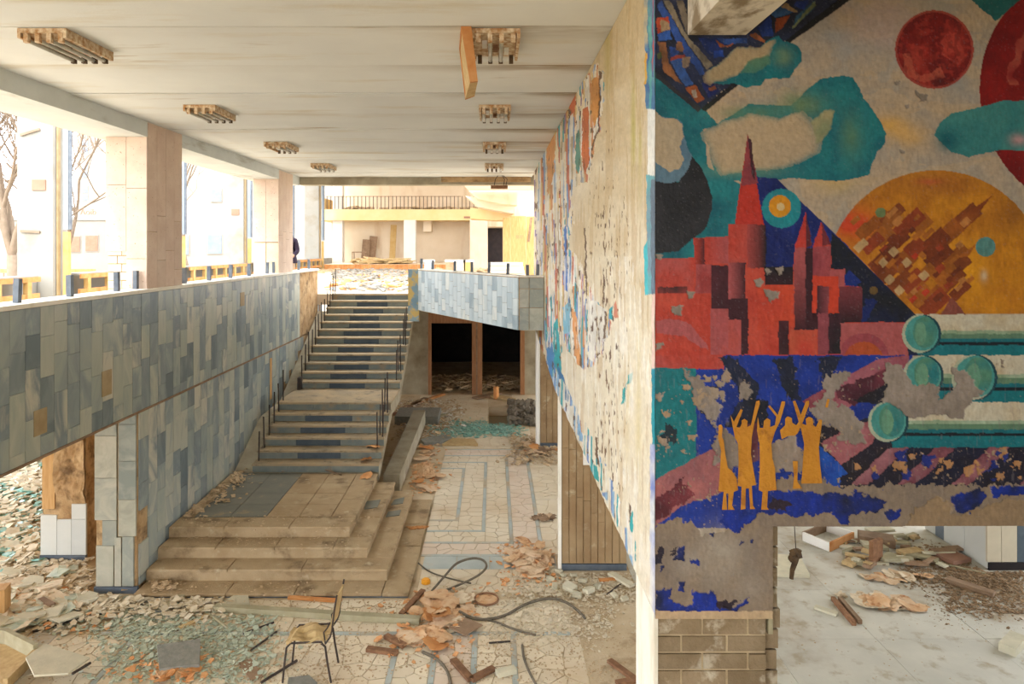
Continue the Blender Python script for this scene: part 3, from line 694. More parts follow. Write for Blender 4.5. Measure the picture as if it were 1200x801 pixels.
def paint_side():
    uu = np.concatenate([np.arange(625.9, 640, 0.3), np.arange(640, 768.01, 0.33)])
    uu[-1] = 768.0
    d = XM*F/(uu-UC)
    zz = np.linspace(6.2, 2.30, 620)
    DD, ZZ = np.meshgrid(d, zz)
    U = np.meshgrid(uu, zz)[0]
    V = VC + (H-ZZ)*F/DD
    p = Painter(U, V, 0.92)
    OC, CR = (206, 186, 148), (226, 216, 192)
    p.fill(np.ones(U.shape, bool), OC, CR, np.clip((V-60)/420 + p.cloud*0.9, 0, 1), var=0.16)
    st = fbm(U/3.0, V/70, 2, 3)
    m = st > 0.60; p.fill(m, (188, 158, 110), None, None, blend=0.45, var=0.1)
    for c, rx, ry, col, a in [((712, 60), 5, 60, (176, 160, 70), 0.6), ((742, 150), 3.5, 70, (178, 168, 60), 0.6), ((750, 190), 3, 60, (186, 172, 80), 0.5), ((735, 480), 3, 90, (206, 182, 100), 0.4), ((748, 500), 4, 120, (206, 188, 110), 0.4),
                              ((700, 250), 12, 40, (196, 172, 128), 0.5), ((720, 420), 14, 60, (226, 220, 200), 0.6), ((700, 480), 16, 60, (226, 218, 196), 0.5), ((742, 600), 8, 60, (236, 230, 214), 0.7)]:
        p.soft(c, rx, col, a, ry)
    # remains of stripes
    zone = p.mask([(600, 180), (690, 90), (700, 74), (706, 84), (707, 110), (704, 150), (692, 190), (690, 212), (672, 218), (668, 290), (684, 320), (696, 350), (712, 362), (716, 384), (703, 420), (692, 432), (676, 430), (662, 400), (652, 430), (660, 470), (682, 498), (700, 560), (680, 540), (640, 480), (600, 420)], 4)
    pal = [(236, 230, 214), (216, 150, 96), (120, 158, 204), (232, 224, 206), (70, 168, 176), (206, 120, 88), (222, 206, 170), (168, 190, 216), (226, 196, 130), (150, 130, 170), (240, 236, 226), (196, 176, 140)]
    k = np.floor(U*0.62 + 2.2*fbm(U/6, V/60, 5, 2)).astype(int)
    seg = np.floor(V/52 + k*0.37 + 0.6*p.cloud).astype(int)
    hsh = ((k*73856093) ^ (seg*19349663)) % 12
    low = V > 330
    for i, c in enumerate(pal):
        c = np.array(c)
        mm = zone & (hsh == i)
        p.fill(mm, tuple(c), tuple((c*0.86).astype(int)), var=0.2, relief=0.003)
    bl = zone & (fbm(U/2.5, V/26, 10, 3) > 0.63)
    p.fill(bl, (232, 224, 204), (218, 202, 168), relief=0.0)
    for pts, c in [([(683,128),(690,125),(691,190),(685,205),(682,180)], (206, 112, 58)), ([(675,160),(679,150),(681,190),(678,205),(674,190)], (96, 148, 130)), ([(694,95),(701,90),(703,130),(697,150),(693,130)], (216, 150, 76)),
                   ([(668,110),(676,104),(674,130),(667,138)], (206, 108, 62)), ([(661,270),(664,262),(666,330),(662,335)], (72, 122, 196)), ([(659,318),(664,316),(665,342),(661,340)], (60, 112, 190)), ([(640,150),(650,140),(650,200),(642,230)], (226, 160, 96)),
                   ([(690,352),(700,352),(699,400),(696,424),(690,420)], (240, 236, 224)), ([(701,356),(712,364),(706,400),(700,425)], (238, 232, 218)), ([(670,358),(676,372),(681,430),(676,428)], (226, 160, 100)), ([(660,360),(668,352),(669,388),(661,392)], (132, 186, 206)),
                   ([(648,380),(654,372),(658,440),(650,430)], (52, 170, 176)), ([(640,410),(648,400),(652,452),(646,450)], (90, 150, 206)), ([(652,425),(660,440),(668,470),(660,472)], (60, 120, 170)), ([(664,450),(676,480),(686,520),(676,515)], (140, 184, 222)), ([(655,460),(664,470),(672,500),(664,500)], (232, 232, 226)),
                   ([(714,362),(718,358),(717,374),(714,372)], (50, 170, 180)), ([(719,358),(722,352),(724,372),(720,372)], (220, 140, 110)), ([(736,438),(742,436),(740,448),(735,450)], (60, 172, 172)), ([(730,458),(735,445),(733,470),(729,474)], (60, 172, 172)),
                   ([(738,606),(742,598),(743,622),(739,626)], (40, 170, 176)), ([(690,540),(700,546),(704,566),(696,560)], (60, 170, 170))]:
        p.poly(pts, c, tuple(int(x*0.85) for x in c), warp=1.6, relief=0.003)
    zone2 = p.mask([(640, 420), (656, 440), (690, 500), (715, 560), (738, 610), (746, 640), (742, 668), (720, 610), (690, 545), (650, 470)], 3)
    h2 = ((np.floor(U*0.5+2*fbm(U/6, V/50, 5, 2)).astype(int)*73856093) ^ (np.floor(V/34+p.cloud).astype(int)*19349663)) % 9
    for i, c in enumerate([(240, 238, 230), (150, 190, 222), (236, 230, 214), (60, 168, 176), (228, 222, 206), (120, 150, 200)]):
        p.fill(zone2 & (h2 == i), c, tuple(int(x*0.88) for x in c), relief=0.003)
    ws = (fbm(U/2.2, V/40, 6, 3) > 0.64) & (V > 300); p.fill(ws, (238, 234, 222), blend=0.6)
    # dark flecks and cracks
    fl = fbm(U/1.6, V/11, 7, 3)
    dens = np.exp(-((U-712)/18)**2 - ((V-330)/130)**2) + 0.7*np.exp(-((U-716)/14)**2 - ((V-520)/90)**2) + 0.5*zone
    fm = (fl > 0.79 - 0.15*np.clip(dens, 0, 1)) & (dens > 0.12)
    p.fill(fm, (116, 88, 60), (88, 64, 46), relief=-0.005)
    for pts in ([(702,80),(704,84),(703,150),(694,178),(692,176),(701,148)], [(708,365),(711,364),(710,395),(707,398)], [(697,510),(700,514),(702,548),(698,540)], [(737,590),(740,592),(739,612),(737,610)], [(684,268),(686,268),(688,350),(686,345)], [(663,500),(666,504),(668,520),(664,515)]):
        p.poly(pts, (104, 80, 58), warp=2.2, relief=-0.006)
    # painted strip that wraps the corner
    def strip(a, v0, v1, c, c2=None, b=770):
        p.poly([(a, v0), (b, v0), (b, v1), (a+0.5, v1)], c, c2, warp=1.4, relief=0.003)
    strip(756, -70, 128, (110, 168, 176), (60, 104, 160)); strip(755, -70, 60, (214, 196, 150), (70, 130, 180), 759.5); strip(755.5, 62, 98, (226, 186, 70), (214, 160, 60), 758.5)
    strip(761, 20, 128, (112, 186, 176), (80, 160, 166), 764); strip(764.5, -70, 90, (60, 92, 160), (196, 90, 60), 766.5)
    strip(759, 128, 212, (240, 238, 228), (226, 228, 222)); strip(758, 205, 345, (96, 186, 190), (120, 150, 166)); strip(763, 210, 345, (112, 132, 150), (96, 112, 128))
    p.poly([(754, 290), (759, 280), (760, 345), (756, 346)], (70, 186, 196), warp=1.2)
    strip(764, 345, 436, (232, 206, 190), (226, 190, 178)); strip(764, 432, 520, (40, 160, 170), (30, 130, 150)); strip(762, 520, 740, (220, 222, 222), (120, 136, 196))
    p.soft((760, 690), 10, (240, 236, 224), 0.8, 60)
    zb = np.interp(DD, [3.8, 6.9, 9.8, 12.2, 15.3], [2.40, 2.42, 2.38, 2.55, 2.72]) + 0.05*(fbm(DD*3, DD*0+2, 3)-0.5)
    keep = ZZ >= zb
    X = XM - p.Rl + p.fu*0.004 + p.cloud*0.006
    return grid_mesh('mural_side', np.stack([X, DD, ZZ], -1), p.C, keep, mt['mural'])

# ================================================================== STRUCTURE
MZ = 3.274            # upper floor level
XL = -4.635           # plane of the marble wall left of the stairs

# ---------------------------------------------------------------- ground floor
PIT = (-0.12, 0.52, 17.45, 19.3)
def rect_minus(mb, x0, x1, y0, y1, hole, z0, z1):
    hx0, hx1, hy0, hy1 = hole
    mb.box(x0, x1, y0, hy0, z0, z1); mb.box(x0, x1, hy1, y1, z0, z1)
    mb.box(x0, hx0, hy0, hy1, z0, z1); mb.box(hx1, x1, hy0, hy1, z0, z1)
b = MB(); rect_minus(b, -10.4, 1.9, -6, 27, PIT, -0.25, 0.0)
floor = struct('floor', b, mt['grout'], 'dusty ground floor of crazy paving with grey strips and rubble', 'floor')
b = MB(); b.box(1.9, 11, -6, 16, -0.25, 0.0)
floor_r = struct('floor_side_room', b, mt['roomgrout'], 'pale slab floor of the side room behind the mural arch', 'floor')
b = MB(); b.box(PIT[0]-0.05, PIT[1]+0.05, PIT[2]-0.05, PIT[3]+0.05, -1.0, -0.9)
for (x0, x1, y0, y1) in ((PIT[0]-0.1, PIT[0], PIT[2]-0.1, PIT[3]+0.1), (PIT[1], PIT[1]+0.1, PIT[2]-0.1, PIT[3]+0.1), (PIT[0], PIT[1], PIT[3], PIT[3]+0.1), (PIT[0], PIT[1], PIT[2]-0.1, PIT[2])):
    b.box(x0, x1, y0, y1, -0.95, -0.252)
obj('pit_lining', b, mt['dirt'], floor, 'bare earth lining of the open floor pit')

# crazy paving: voronoi pieces, the nearest 300 single, the rest joined
def clip(poly, px, py, nx, ny):
    out = []
    n = len(poly)
    for i in range(n):
        a = poly[i]; c = poly[(i+1) % n]
        da = (a[0]-px)*nx + (a[1]-py)*ny; dc = (c[0]-px)*nx + (c[1]-py)*ny
        if da <= 0: out.append(a)
        if da*dc < 0:
            t = da/(da-dc); out.append((a[0]+(c[0]-a[0])*t, a[1]+(c[1]-a[1])*t))
    return out
PAVE = []
def crazy(x0, x1, y0, y1, s, mat='pave', gap=0.006):
    rg = random.Random(int((x0*13+y0*7)*100))
    nx = max(1, round((x1-x0)/s)); ny = max(1, round((y1-y0)/s))
    seeds = [(x0+(i+0.5+rg.uniform(-.38, .38))*(x1-x0)/nx, y0+(j+0.5+rg.uniform(-.38, .38))*(y1-y0)/ny) for j in range(ny) for i in range(nx)]
    for k, (sx, sy) in enumerate(seeds):
        poly = [(x0+gap, y0+gap), (x1-gap, y0+gap), (x1-gap, y1-gap), (x0+gap, y1-gap)]
        j, i = divmod(k, nx)
        for dj in (-2, -1, 0, 1, 2):
            for di in (-2, -1, 0, 1, 2):
                if (di or dj) and 0 <= i+di < nx and 0 <= j+dj < ny:
                    ox, oy = seeds[(j+dj)*nx+i+di]
                    dx, dy = ox-sx, oy-sy; l = math.hypot(dx, dy)
                    if l < 1e-6: continue
                    poly = clip(poly, (sx+ox)/2-dx/l*gap, (sy+oy)/2-dy/l*gap, dx, dy)
                    if len(poly) < 3: break
            if len(poly) < 3: break
        if len(poly) >= 3: PAVE.append((poly, mat, rg.uniform(0.006, 0.011)))
def band(x0, x1, y0, y1, n, mat='pave_blue'):
    """strip of straight slabs"""
    along_x = (x1-x0) > (y1-y0)
    for i in range(n):
        a, c = i/n, (i+1)/n
        if along_x: r = (x0+(x1-x0)*a+.004, x0+(x1-x0)*c-.004, y0, y1)
        else: r = (x0, x1, y0+(y1-y0)*a+.004, y0+(y1-y0)*c-.004)
        PAVE.append(([(r[0], r[2]), (r[1], r[2]), (r[1], r[3]), (r[0], r[3])], mat, 0.010))
# hall carpet pattern beside the stairs
sx_ = [-0.595, -0.155, 0.28, 0.72]; sf = [11.25, 10.83, 10.40, 9.98]; sb = [13.9, 14.29, 14.75, 15.2]
W_ = 0.028
crazy(-1.06, sx_[0]-W_, sf[0]+W_, sb[0]-W_, 0.19)
for k in range(4):
    band(sx_[k]-W_, sx_[k]+W_, sf[k]-W_, sb[k]+W_, 5)
    band(-1.06, sx_[k]-W_, sf[k]-W_, sf[k]+W_, 1+k); band(-1.06, sx_[k]-W_, sb[k]-W_, sb[k]+W_, 1+k)
    if k < 3:
        m_ = 'pave' if k != 2 else 'pave_pink'
        crazy(sx_[k]+W_, sx_[k+1]-W_, sf[k+1]+W_, sb[k+1]-W_, 0.19, m_)
        crazy(-1.06, sx_[k]+W_, sf[k+1]+W_, sf[k]-W_, 0.19, m_); crazy(-1.06, sx_[k]+W_, sb[k]+W_, sb[k+1]-W_, 0.19, m_)
band(-1.0, 0.9, 9.55, 9.94, 4)
crazy(-1.0, 0.9, 8.9, 9.55, 0.21); crazy(0.75, 1.9, 10.0, 15.2, 0.24)
crazy(-2.2, 0.9, 15.3, 17.35, 0.26); crazy(-2.2, -0.14, 17.4, 20.8, 0.3); crazy(0.56, 1.3, 17.4, 20.8, 0.3)
# foreground
band(-4.6, 0.9, 7.92, 7.99, 9); band(-1.12, -1.06, 6.6, 7.92, 3); band(-0.68, -0.62, 6.6, 7.92, 3); band(-0.24, -0.18, 6.6, 7.92, 3); band(0.2, 0.26, 6.6, 7.92, 3)
crazy(-1.06, -0.68, 6.6, 7.92, 0.19); crazy(-0.62, -0.24, 6.6, 7.92, 0.19, 'pave_pink'); crazy(-0.18, 0.2, 6.6, 7.92, 0.2, 'pave'); crazy(0.26, 1.0, 6.6, 7.92, 0.22)
crazy(-4.1, -1.12, 6.6, 7.92, 0.185); crazy(-4.55, 0.95, 7.99, 8.72, 0.2)
band(-5.35, -5.05, 6.6, 8.8, 5); crazy(-5.05, -4.17, 6.6, 7.92, 0.2); band(-4.16, -4.1, 6.6, 7.92, 3); crazy(-7.5, -5.4, 6.6, 9.6, 0.28)
PAVE.sort(key=lambda t: sum(q[1] for q in t[0])/len(t[0]) + (3 if t[0][0][0] > 0.75 or t[0][0][0] < -4.7 else 0))
rest = {}
for i, (poly, m_, hgt) in enumerate(PAVE):
    cx = sum(q[0] for q in poly)/len(poly); cy = sum(q[1] for q in poly)/len(poly)
    if i < 300:
        bb = MB(); bb.prism([(q[0]-cx, q[1]-cy) for q in poly], 0.0, hgt)
        obj('paving_stone', bb, mt[m_], floor, loc=(cx, cy, 0))
    else:
        rest.setdefault(m_, MB()).prism(poly, 0.0, hgt)
for m_, bb in rest.items():
    tag(obj('paving', bb, mt[m_], floor), kind='stuff')
# side room slabs
for i in range(7):
    for j in range(6):
        x0 = 1.9+i*1.25; y0 = 5.6+j*1.12
        piece('floor_slab', (x0+0.62, y0+0.56, 0.004+R.uniform(0, 0.002)), (1.246, 1.116, 0.012), mt['roomfloor'], floor_r)

# ---------------------------------------------------------------- ceiling
b = MB(); b.box(-4.9, 1.2, -6, 16.45, 6.26, 6.6)
ceiling = struct('ceiling', b, mt['concrete'], 'water-stained pale concrete plank ceiling over the stair hall', 'ceiling')
y = -6.0
dj = 5.27
while dj > -6: dj -= 1.14
while dj < 16.3:
    y1 = min(dj+1.14, 16.5)
    piece('ceiling_plank', (-1.88, (dj+y1)/2, 6.23+R.uniform(0, 0.010)), (5.62, y1-dj-0.018, 0.06), mt['ceiling'], ceiling)
    dj += 1.14
b = MB(); b.box(-5.43, -4.68, -6, 16.5, 6.0, 6.6)
struct('trim_1', b, mt['beam'], 'long pale concrete edge beam on top of the pink pillars', 'beam')
b = MB(); b.box(-4.68, 1.3, 16.5, 16.8, 6.02, 6.6)
struct('trim_2', b, mt['concrete'], 'rough concrete beam closing the far end of the plank ceiling', 'beam')
b = MB(); b.box(-1.25, 0.9, 16.40, 16.498, 6.08, 6.2)
obj('beam_stub', b, mt['core'], ceiling, 'broken brown ceiling edge by the far beam')
b = MB(); b.box(0.92, 11, -6, 16, 6.205, 6.5)
struct('ceiling_side_room', b, mt['ceiling'], 'plain ceiling slab above the mural and side room', 'ceiling')
b = MB(); b.box(1.098, 1.426, -6, D1-0.012, 5.70, 6.2)
struct('trim_3', b, mt['beam_dirty'], 'peeling white concrete beam meeting the top of the mural', 'beam')

# ---------------------------------------------------------------- mural walls
b = MB(); b.box(XM+0.02, XM+0.30, D1+0.33, 15.0, 2.76, 6.2); b.box(XM+0.02, XM+0.30, D1+0.33, 10.2, 2.46, 2.76)
wall_right = struct('wall_right', b, mt['plaster'], 'long hall wall with cream plaster and peeling striped mural remains')
me = paint_side(); o = link('mural_side', me, wall_right)
tag(o, 'cream plaster with peeling multicoloured stripes and dark flecks')
b = MB(); b.box(XM+0.02, 4.9, D1+0.02, D1+0.32, 2.925, 6.2); b.box(XM+0.02, 1.55, D1+0.02, D1+0.5, 2.42, 2.925)
wall_front = struct('wall_front', b, mt['plaster'], 'wall with bright painted castle and planets mural above an opening')
me = paint_front(); o = link('mural', me, wall_front)
tag(o, 'painted castle, clouds, planets and pipes on flaking plaster')
# pier of bricks below the plaster
b = MB(); b.box(XM+0.02, 1.55, D1+0.026, D1+0.52, 0.0, 2.42)
pier = struct('wall_pier', b, mt['mortar'], 'brick pier carrying the corner of the mural wall')
row = 0; z = 2.40
while z > 0.1:
    hgt = 0.098 if row else 0.105
    x = XM+0.012; off = 0.12 if row % 2 else 0.0
    first = True
    while x < 1.55:
        w = (0.26 - (off if first else 0)); first = False
        x1 = min(x+w, 1.556)
        if x1-x > 0.04:
            piece('brick', ((x+x1)/2, D1+0.045+R.uniform(-.006, .006), z-hgt/2), (x1-x-0.014, 0.06, hgt-0.014), mt['brick'], pier)
        x = x1
    z -= hgt; row += 1
b = MB(); b.box(XM-0.004, XM+0.018, D1+0.01, D1+0.5, 0.0, 2.42)
obj('plaster_edge', b, mt['white_plaster'], pier, 'flaking white plaster on the hall side of the pier')
z = 2.90; i = 0
while z > 0.1:                                         # toothed bricks of the reveal
    hgt = 0.118
    o = piece('brick', (1.60+R.uniform(-.006, .008), D1+0.18, z-hgt/2), (0.075+R.uniform(-.01, .012), 0.24, hgt-0.012), mt['brick'], pier)
    z -= hgt; i += 1
b = MB(); b.box(1.568, 1.592, D1+0.02, D1+0.055, 2.30, 2.915)
obj('wood_lath', b, mt['wood_grey'], pier, 'thin wooden lath on the pier edge')

# ---------------------------------------------------------------- pillars under the mural wall
def strip_pillar(n, x0, x1, y0, zt, cols, label):
    bb = MB(); bb.box(x0, x1, y0+0.02, y0+0.6, 0, zt)
    pr = struct('wall_pillar_%d' % n, bb, mt['core'], label)
    w = (x1-x0)/cols
    for c in range(cols):
        z = 0.1
        while z < zt-0.02:
            h = min(R.uniform(0.5, 1.0), zt-z)
            piece('stone_strip', (x0+(c+.5)*w, y0+0.005+R.uniform(0, .006), z+h/2), (w-0.010, 0.03, h-0.006), mt['strip'], pr)
            z += h
    piece('base_strip', ((x0+x1)/2, y0+0.004, 0.05), (x1-x0, 0.04, 0.085), mt['stone_blue'], pr)
    bb = MB(); bb.box(x0-0.05, x0-0.004, y0-0.02, y0+0.05, 0, zt); obj('corner_strip', bb, mt['white_plaster'], pr, 'white corner strip')
    return pr
p2 = strip_pillar(2, 0.955, 1.86, 9.52, 2.42, 9, 'pillar with narrow brown stone strips below the mural wall')
piece('stone_strip', (1.30, 9.505, 1.65), (0.095, 0.03, 0.34), mt['white'], p2)
p3 = strip_pillar(3, 1.06, 1.62, 15.4, 2.75, 4, 'far greenish pillar with a white pipe beside the doorway')
bb = MB(); bb.tube([(0.985, 15.3, 0), (0.985, 15.3, 2.75)], 0.035, 8); obj('downpipe', bb, mt['white'], None, 'thin white vertical pipe beside the far pillar', 'pipe')
bb = MB(); bb.box(1.2, 1.26, 12.35, 12.41, 0, 2.6); obj('thin_post', bb, mt['white'], None, 'narrow white post between the two strip-clad pillars', 'post')

# ---------------------------------------------------------------- left marble wall, band and ledge
def tile_face(parent, x, d0, d1, z0, z1, w, hmin, hmax, mat='marble', skip=None, thick=0.022, zfun=None):
    n = round((d1-d0)/w); w = (d1-d0)/n; cnt = 0
    for i in range(n):
        z = z1; first = True
        while z > z0+0.03:
            h = R.uniform(hmin, hmax)*(R.uniform(0.4, 1) if first else 1); first = False
            h = min(h, z-z0)
            if z-h-z0 < 0.1: h = z-z0
            c = (x-thick/2+R.uniform(0, .004), d0+(i+.5)*w, z-h/2)
            if not (skip and skip(c[1], c[2])):
                piece('marble_tile', c, (thick, w-0.004, h-0.004), mt[mat], parent); cnt += 1
            z -= h
    return cnt
b = MB(); b.box(XL-0.30, XL-0.022, -1, 18.1, 2.365, 3.90)
wall_left = struct('wall_left', b, mt['core'], 'upper marble-tiled band and parapet left of the stairs')
n1 = tile_face(wall_left, XL, 5.2, 16.35, 2.365, 3.895, 0.222, 0.32, 0.62)
b = MB(); b.box(XL-0.36, XL+0.025, -1, 18.1, 3.90, 3.945)
obj('coping', b, mt['white_plaster'], wall_left, 'pale flat coping on top of the tiled band')
b = MB(); b.box(XL-0.30, XL+0.006, -1, 16.35, 2.335, 2.362)
obj('edge_strip', b, mt['wood_brown'], wall_left, 'thin brown metal edge under the tiled band')
for dd, zz, hh in ((8.18, 2.88, 0.30), (6.98, 2.72, 0.26), (5.62, 2.86, 0.4), (12.6, 3.55, 0.25)):   # rust-stained tiles
    piece('marble_tile', (XL+0.004, dd, zz), (0.010, 0.20, hh), mt['stain'], wall_left)

b = MB(); b.box(XL-0.55, XL-0.022, 8.92, 18.3, 0, 2.33)
wall_low = struct('wall_left_lower', b, mt['core'], 'lower marble-tiled wall beside the podium and stairs')
n2 = tile_face(wall_low, XL, 8.95, 16.9, 0.08, 2.33, 0.235, 0.34, 0.60, skip=lambda d, z: (d > 12.3 and z < (d-12.3)*0.5) or (d < 9.1 and 0.5 < z < 0.95))
b = MB(); b.box(XL-0.015, XL+0.012, 14.15, 14.26, 1.35, 2.2); obj('wood_batten', b, mt['wood'], wall_low, 'orange wooden batten on the tiled wall')
# front of the marble pillar
W0 = XL-0.56
for (x0, x1, z0, z1) in ((W0, W0+.29, 2.05, 2.33), (W0, W0+.29, 1.5, 2.05), (W0, W0+.29, 0.95, 1.5), (W0+.02, W0+.25, 0.09, 0.62),
                         (W0+.31, W0+.54, 2.2, 2.33), (W0+.31, W0+.54, 1.72, 2.2), (W0+.31, W0+.54, 1.22, 1.72), (W0+.31, W0+.54, 0.74, 1.22), (W0+.36, W0+.51, 0.09, 0.74), (W0+.10, W0+.29, 0.62, 0.95), (W0+.26, W0+.35, 0.09, 0.73)):
    piece('marble_tile', ((x0+x1)/2, 8.905, (z0+z1)/2), (x1-x0-0.006, 0.03, z1-z0-0.006), mt['marble_big'], wall_low)
piece('base_strip', (W0+.28, 8.90, 0.045), (0.56, 0.05, 0.085), mt['stone_blue'], wall_low)
# rear column with bare mortar
b = MB(); b.box(-6.48, -5.86, 9.83, 10.5, 0, MZ-0.28)
rear = struct('wall_pillar_4', b, mt['core'], 'column stripped to orange mortar with pale marble left at its foot')
for (x0, x1, z0, z1) in ((-6.5, -6.27, 0.09, 0.66), (-6.265, -6.06, 0.09, 0.60), (-6.055, -5.85, 0.09, 0.60), (-6.055, -5.85, 0.605, 0.82)):
    piece('marble_tile', ((x0+x1)/2, 9.82, (z0+z1)/2), (x1-x0, 0.035, z1-z0), mt['marble_white'], rear)
piece('base_strip', (-6.175, 9.81, 0.045), (0.66, 0.05, 0.085), mt['stone_blue'], rear)
nx_, nz_ = 26, 90
vs_ = []; fs_ = []
gx, gz = np.meshgrid(np.linspace(-6.30, -5.86, nx_), np.linspace(0.60, MZ-0.29, nz_))
rough = fbm(gx*5, gz*5, 2, 4); edge = np.clip((gz-0.72-0.25*fbm(gx*6, gx*0+1, 4))*8, 0, 1)
gy = 9.818 - 0.10*np.abs(rough-0.3)*edge - 0.03*fbm(gx*16, gz*16, 5, 3)*edge
vs_ = np.stack([gx, gy, gz], -1).reshape(-1, 3)
b = MB(); b.add([tuple(v) for v in vs_], [(j*nx_+i, j*nx_+i+1, (j+1)*nx_+i+1, (j+1)*nx_+i) for j in range(nz_-1) for i in range(nx_-1)])
obj('mortar_face', b, mt['core'], rear, 'rough bare mortar')
b = MB(); b.box(-6.48, -6.30, 9.805, 9.83, 0.75, MZ-0.28); obj('plaster_strip', b, mt['wood'], rear, 'smooth orange plaster strip')

# ---------------------------------------------------------------- upper floors
b = MB(); b.box(-9.9, XL-0.3, -6, 46, MZ-0.28, MZ); b.box(XL-0.3, -1.95, 18.06, 46, MZ-0.28, MZ)
b.prism([(-1.95, 18.06), (-1.72, 16.25), (0.52, 12.4), (0.94, 12.4), (0.94, 15.2), (5.0, 15.2), (5.0, 46), (-1.95, 46)], MZ-0.28, MZ)
floor_up = struct('floor_upper', b, mt['cream'], 'sunlit rubble-strewn upper floor around the stair well', 'floor')
# slanting marble parapet right of the stair head
A, B_, C_ = Vector((-1.76, 16.2, 0)), Vector((0.46, 12.24, 0)), Vector((XM-0.008, 12.24, 0))
b = MB()
n_ = Vector((B_.y-A.y, -(B_.x-A.x), 0)).normalized()*-1
off = (B_-A).normalized().cross(Vector((0, 0, 1))) * -1
off = Vector((-(B_-A).y, (B_-A).x, 0)).normalized()
if off.y < 0: off = -off
b.prism([(A.x, A.y), (B_.x, B_.y), (B_.x+off.x*.2, B_.y+off.y*.2), (A.x+off.x*.2, A.y+off.y*.2)], 3.02, 3.97)
b.prism([(B_.x, B_.y), (C_.x, C_.y), (C_.x, C_.y+.2), (B_.x+off.x*.2, B_.y+off.y*.2)], 3.02, 3.97)
par = struct('wall_parapet', b, mt['core'], 'slanting parapet of pale blue marble tiles right of the stair head')
t_ = (B_-A).normalized(); L_ = (B_-A).length; ang = math.atan2(t_.y, t_.x)
nn = 24
for i in range(nn):
    z = 3.96
    for k in range(4):
        h = [0.18+0.1*((i*7) % 3), 0.3, 0.26, 1][k]; h = min(h, z-3.02)
        if h < 0.02: break
        c = A + t_*((i+.5)*L_/nn) - off*0.012
        piece('marble_tile', (c.x, c.y, z-h/2), (L_/nn-0.006, 0.024, h-0.006), mt['marble_pale'], par, (0, 0, ang))
        z -= h
for i, (x0, x1) in enumerate(((0.47, 0.64), (0.645, 0.905))):
    for z0, z1 in ((3.02, 3.42), (3.425, 3.76), (3.765, 3.96)):
        piece('marble_tile', ((x0+x1)/2, 12.225, (z0+z1)/2), (x1-x0-.005, 0.024, z1-z0-.005), mt['marble_big'], par)
b = MB(); b.prism([(A.x-.02, A.y-.04), (B_.x, B_.y-.035), (C_.x, C_.y-.035), (C_.x, C_.y+.22), (B_.x+.1, B_.y+.22), (A.x+.2, A.y+.15)], 3.972, 4.0)
obj('coping', b, mt['white_plaster'], par, 'thin pale coping')
b = MB(); b.box(-2.02, -1.765, 16.2, 16.34, 2.75, 3.99); obj('end_post', b, mt['peel'], par, 'end post with blue and ochre peeling paint')

# ---------------------------------------------------------------- doorway under the upper floor
YD = 20.95
b = MB(); b.box(-5, -1.98, YD, YD+.25, 0, MZ-0.29); b.box(0.96, 5, YD, YD+.25, 0, MZ-0.29); b.box(-1.98, 0.96, YD, YD+.25, 2.62, MZ-0.29)
wall_back_low = struct('wall_back_lower', b, mt['concrete'], 'stained concrete wall around the dark double doorway')
b = MB()  # near-black wall colour paints in the darkness of the unlit room
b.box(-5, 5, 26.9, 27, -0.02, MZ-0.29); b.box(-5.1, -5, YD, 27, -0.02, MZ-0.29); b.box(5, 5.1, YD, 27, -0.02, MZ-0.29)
struct('wall_back_dark', b, mt['dark'], 'walls coloured near-black for the unlit room beyond the doorway')
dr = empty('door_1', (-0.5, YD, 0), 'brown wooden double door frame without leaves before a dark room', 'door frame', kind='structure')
for (nm, x0, x1, z0, z1) in (('frame_post', -1.49, -1.40, 0, 2.62), ('frame_post', 1.33, 1.46, 0, 2.62), ('frame_post', -0.15, 0.16, 0, 2.19), ('transom', -1.40, 1.33, 2.19, 2.30), ('transom_panel', -1.40, 1.33, 2.30, 2.62)):
    bb = MB(); bb.box(x0, x1, -0.06, 0.10, z0, z1); obj(nm, bb, mt['frame_wood'], dr)
bb = MB(); bb.box(-0.03, 0.02, -0.09, -0.06, 0, 2.19); obj('cover_strip', bb, mt['wood_brown'], dr)

# ---------------------------------------------------------------- pink terrazzo pillars on the left
def pillar(n, y0, label, bricks):
    bb = MB(); bb.box(-5.22, -4.70, y0+0.02, y0+1.03, MZ, 6.0)
    pr = struct('wall_pillar_%d' % n, bb, mt['core'], label)
    for c in range(2):                                   # face towards the gallery
        x0 = -5.24+c*0.28
        if bricks and c == 0: rows = ((4.45, 5.35), (5.35, 6.0))
        elif bricks: rows = ((MZ, 4.35), (4.35, 5.30), (5.30, 6.0))
        else: rows = ((4.62, 6.0),)
        for z0, z1 in rows:
            piece('terrazzo_panel', (x0+0.14, y0+0.008, (z0+z1)/2), (0.274, 0.026, z1-z0-.006), mt['terrazzo'], pr)
        if not bricks:
            piece('bare_panel', (x0+0.14, y0+0.015, (MZ+4.61)/2), (0.262, 0.02, 4.60-MZ), mt['brick_pale'], pr)
    if bricks:
        z = MZ; r = 0
        while z < 4.43:
            for k in range(2):
                w = 0.13 if r % 2 else (0.19 if k == 0 else 0.07)
                x0 = -5.215 + (0 if k == 0 else (0.13 if r % 2 else 0.19))
                piece('brick', (x0+w/2, y0+0.015, z+0.055), (w-.01, 0.02, 0.10), mt['brick_pale'], pr)
            z += 0.112; r += 1
    for c in range(4):                                   # face towards the hall
        zs = [MZ, R.uniform(3.9, 4.4), R.uniform(4.8, 5.0), 6.0+0.2] if c % 2 else [MZ, R.uniform(4.3, 4.9), 6.2]
        for z0, z1 in zip(zs, zs[1:]):
            piece('terrazzo_panel', (-4.688, y0+0.01+(c+.5)*0.255, (z0+z1)/2), (0.024, 0.25, z1-z0-.006), mt['terrazzo'], pr)
    return pr
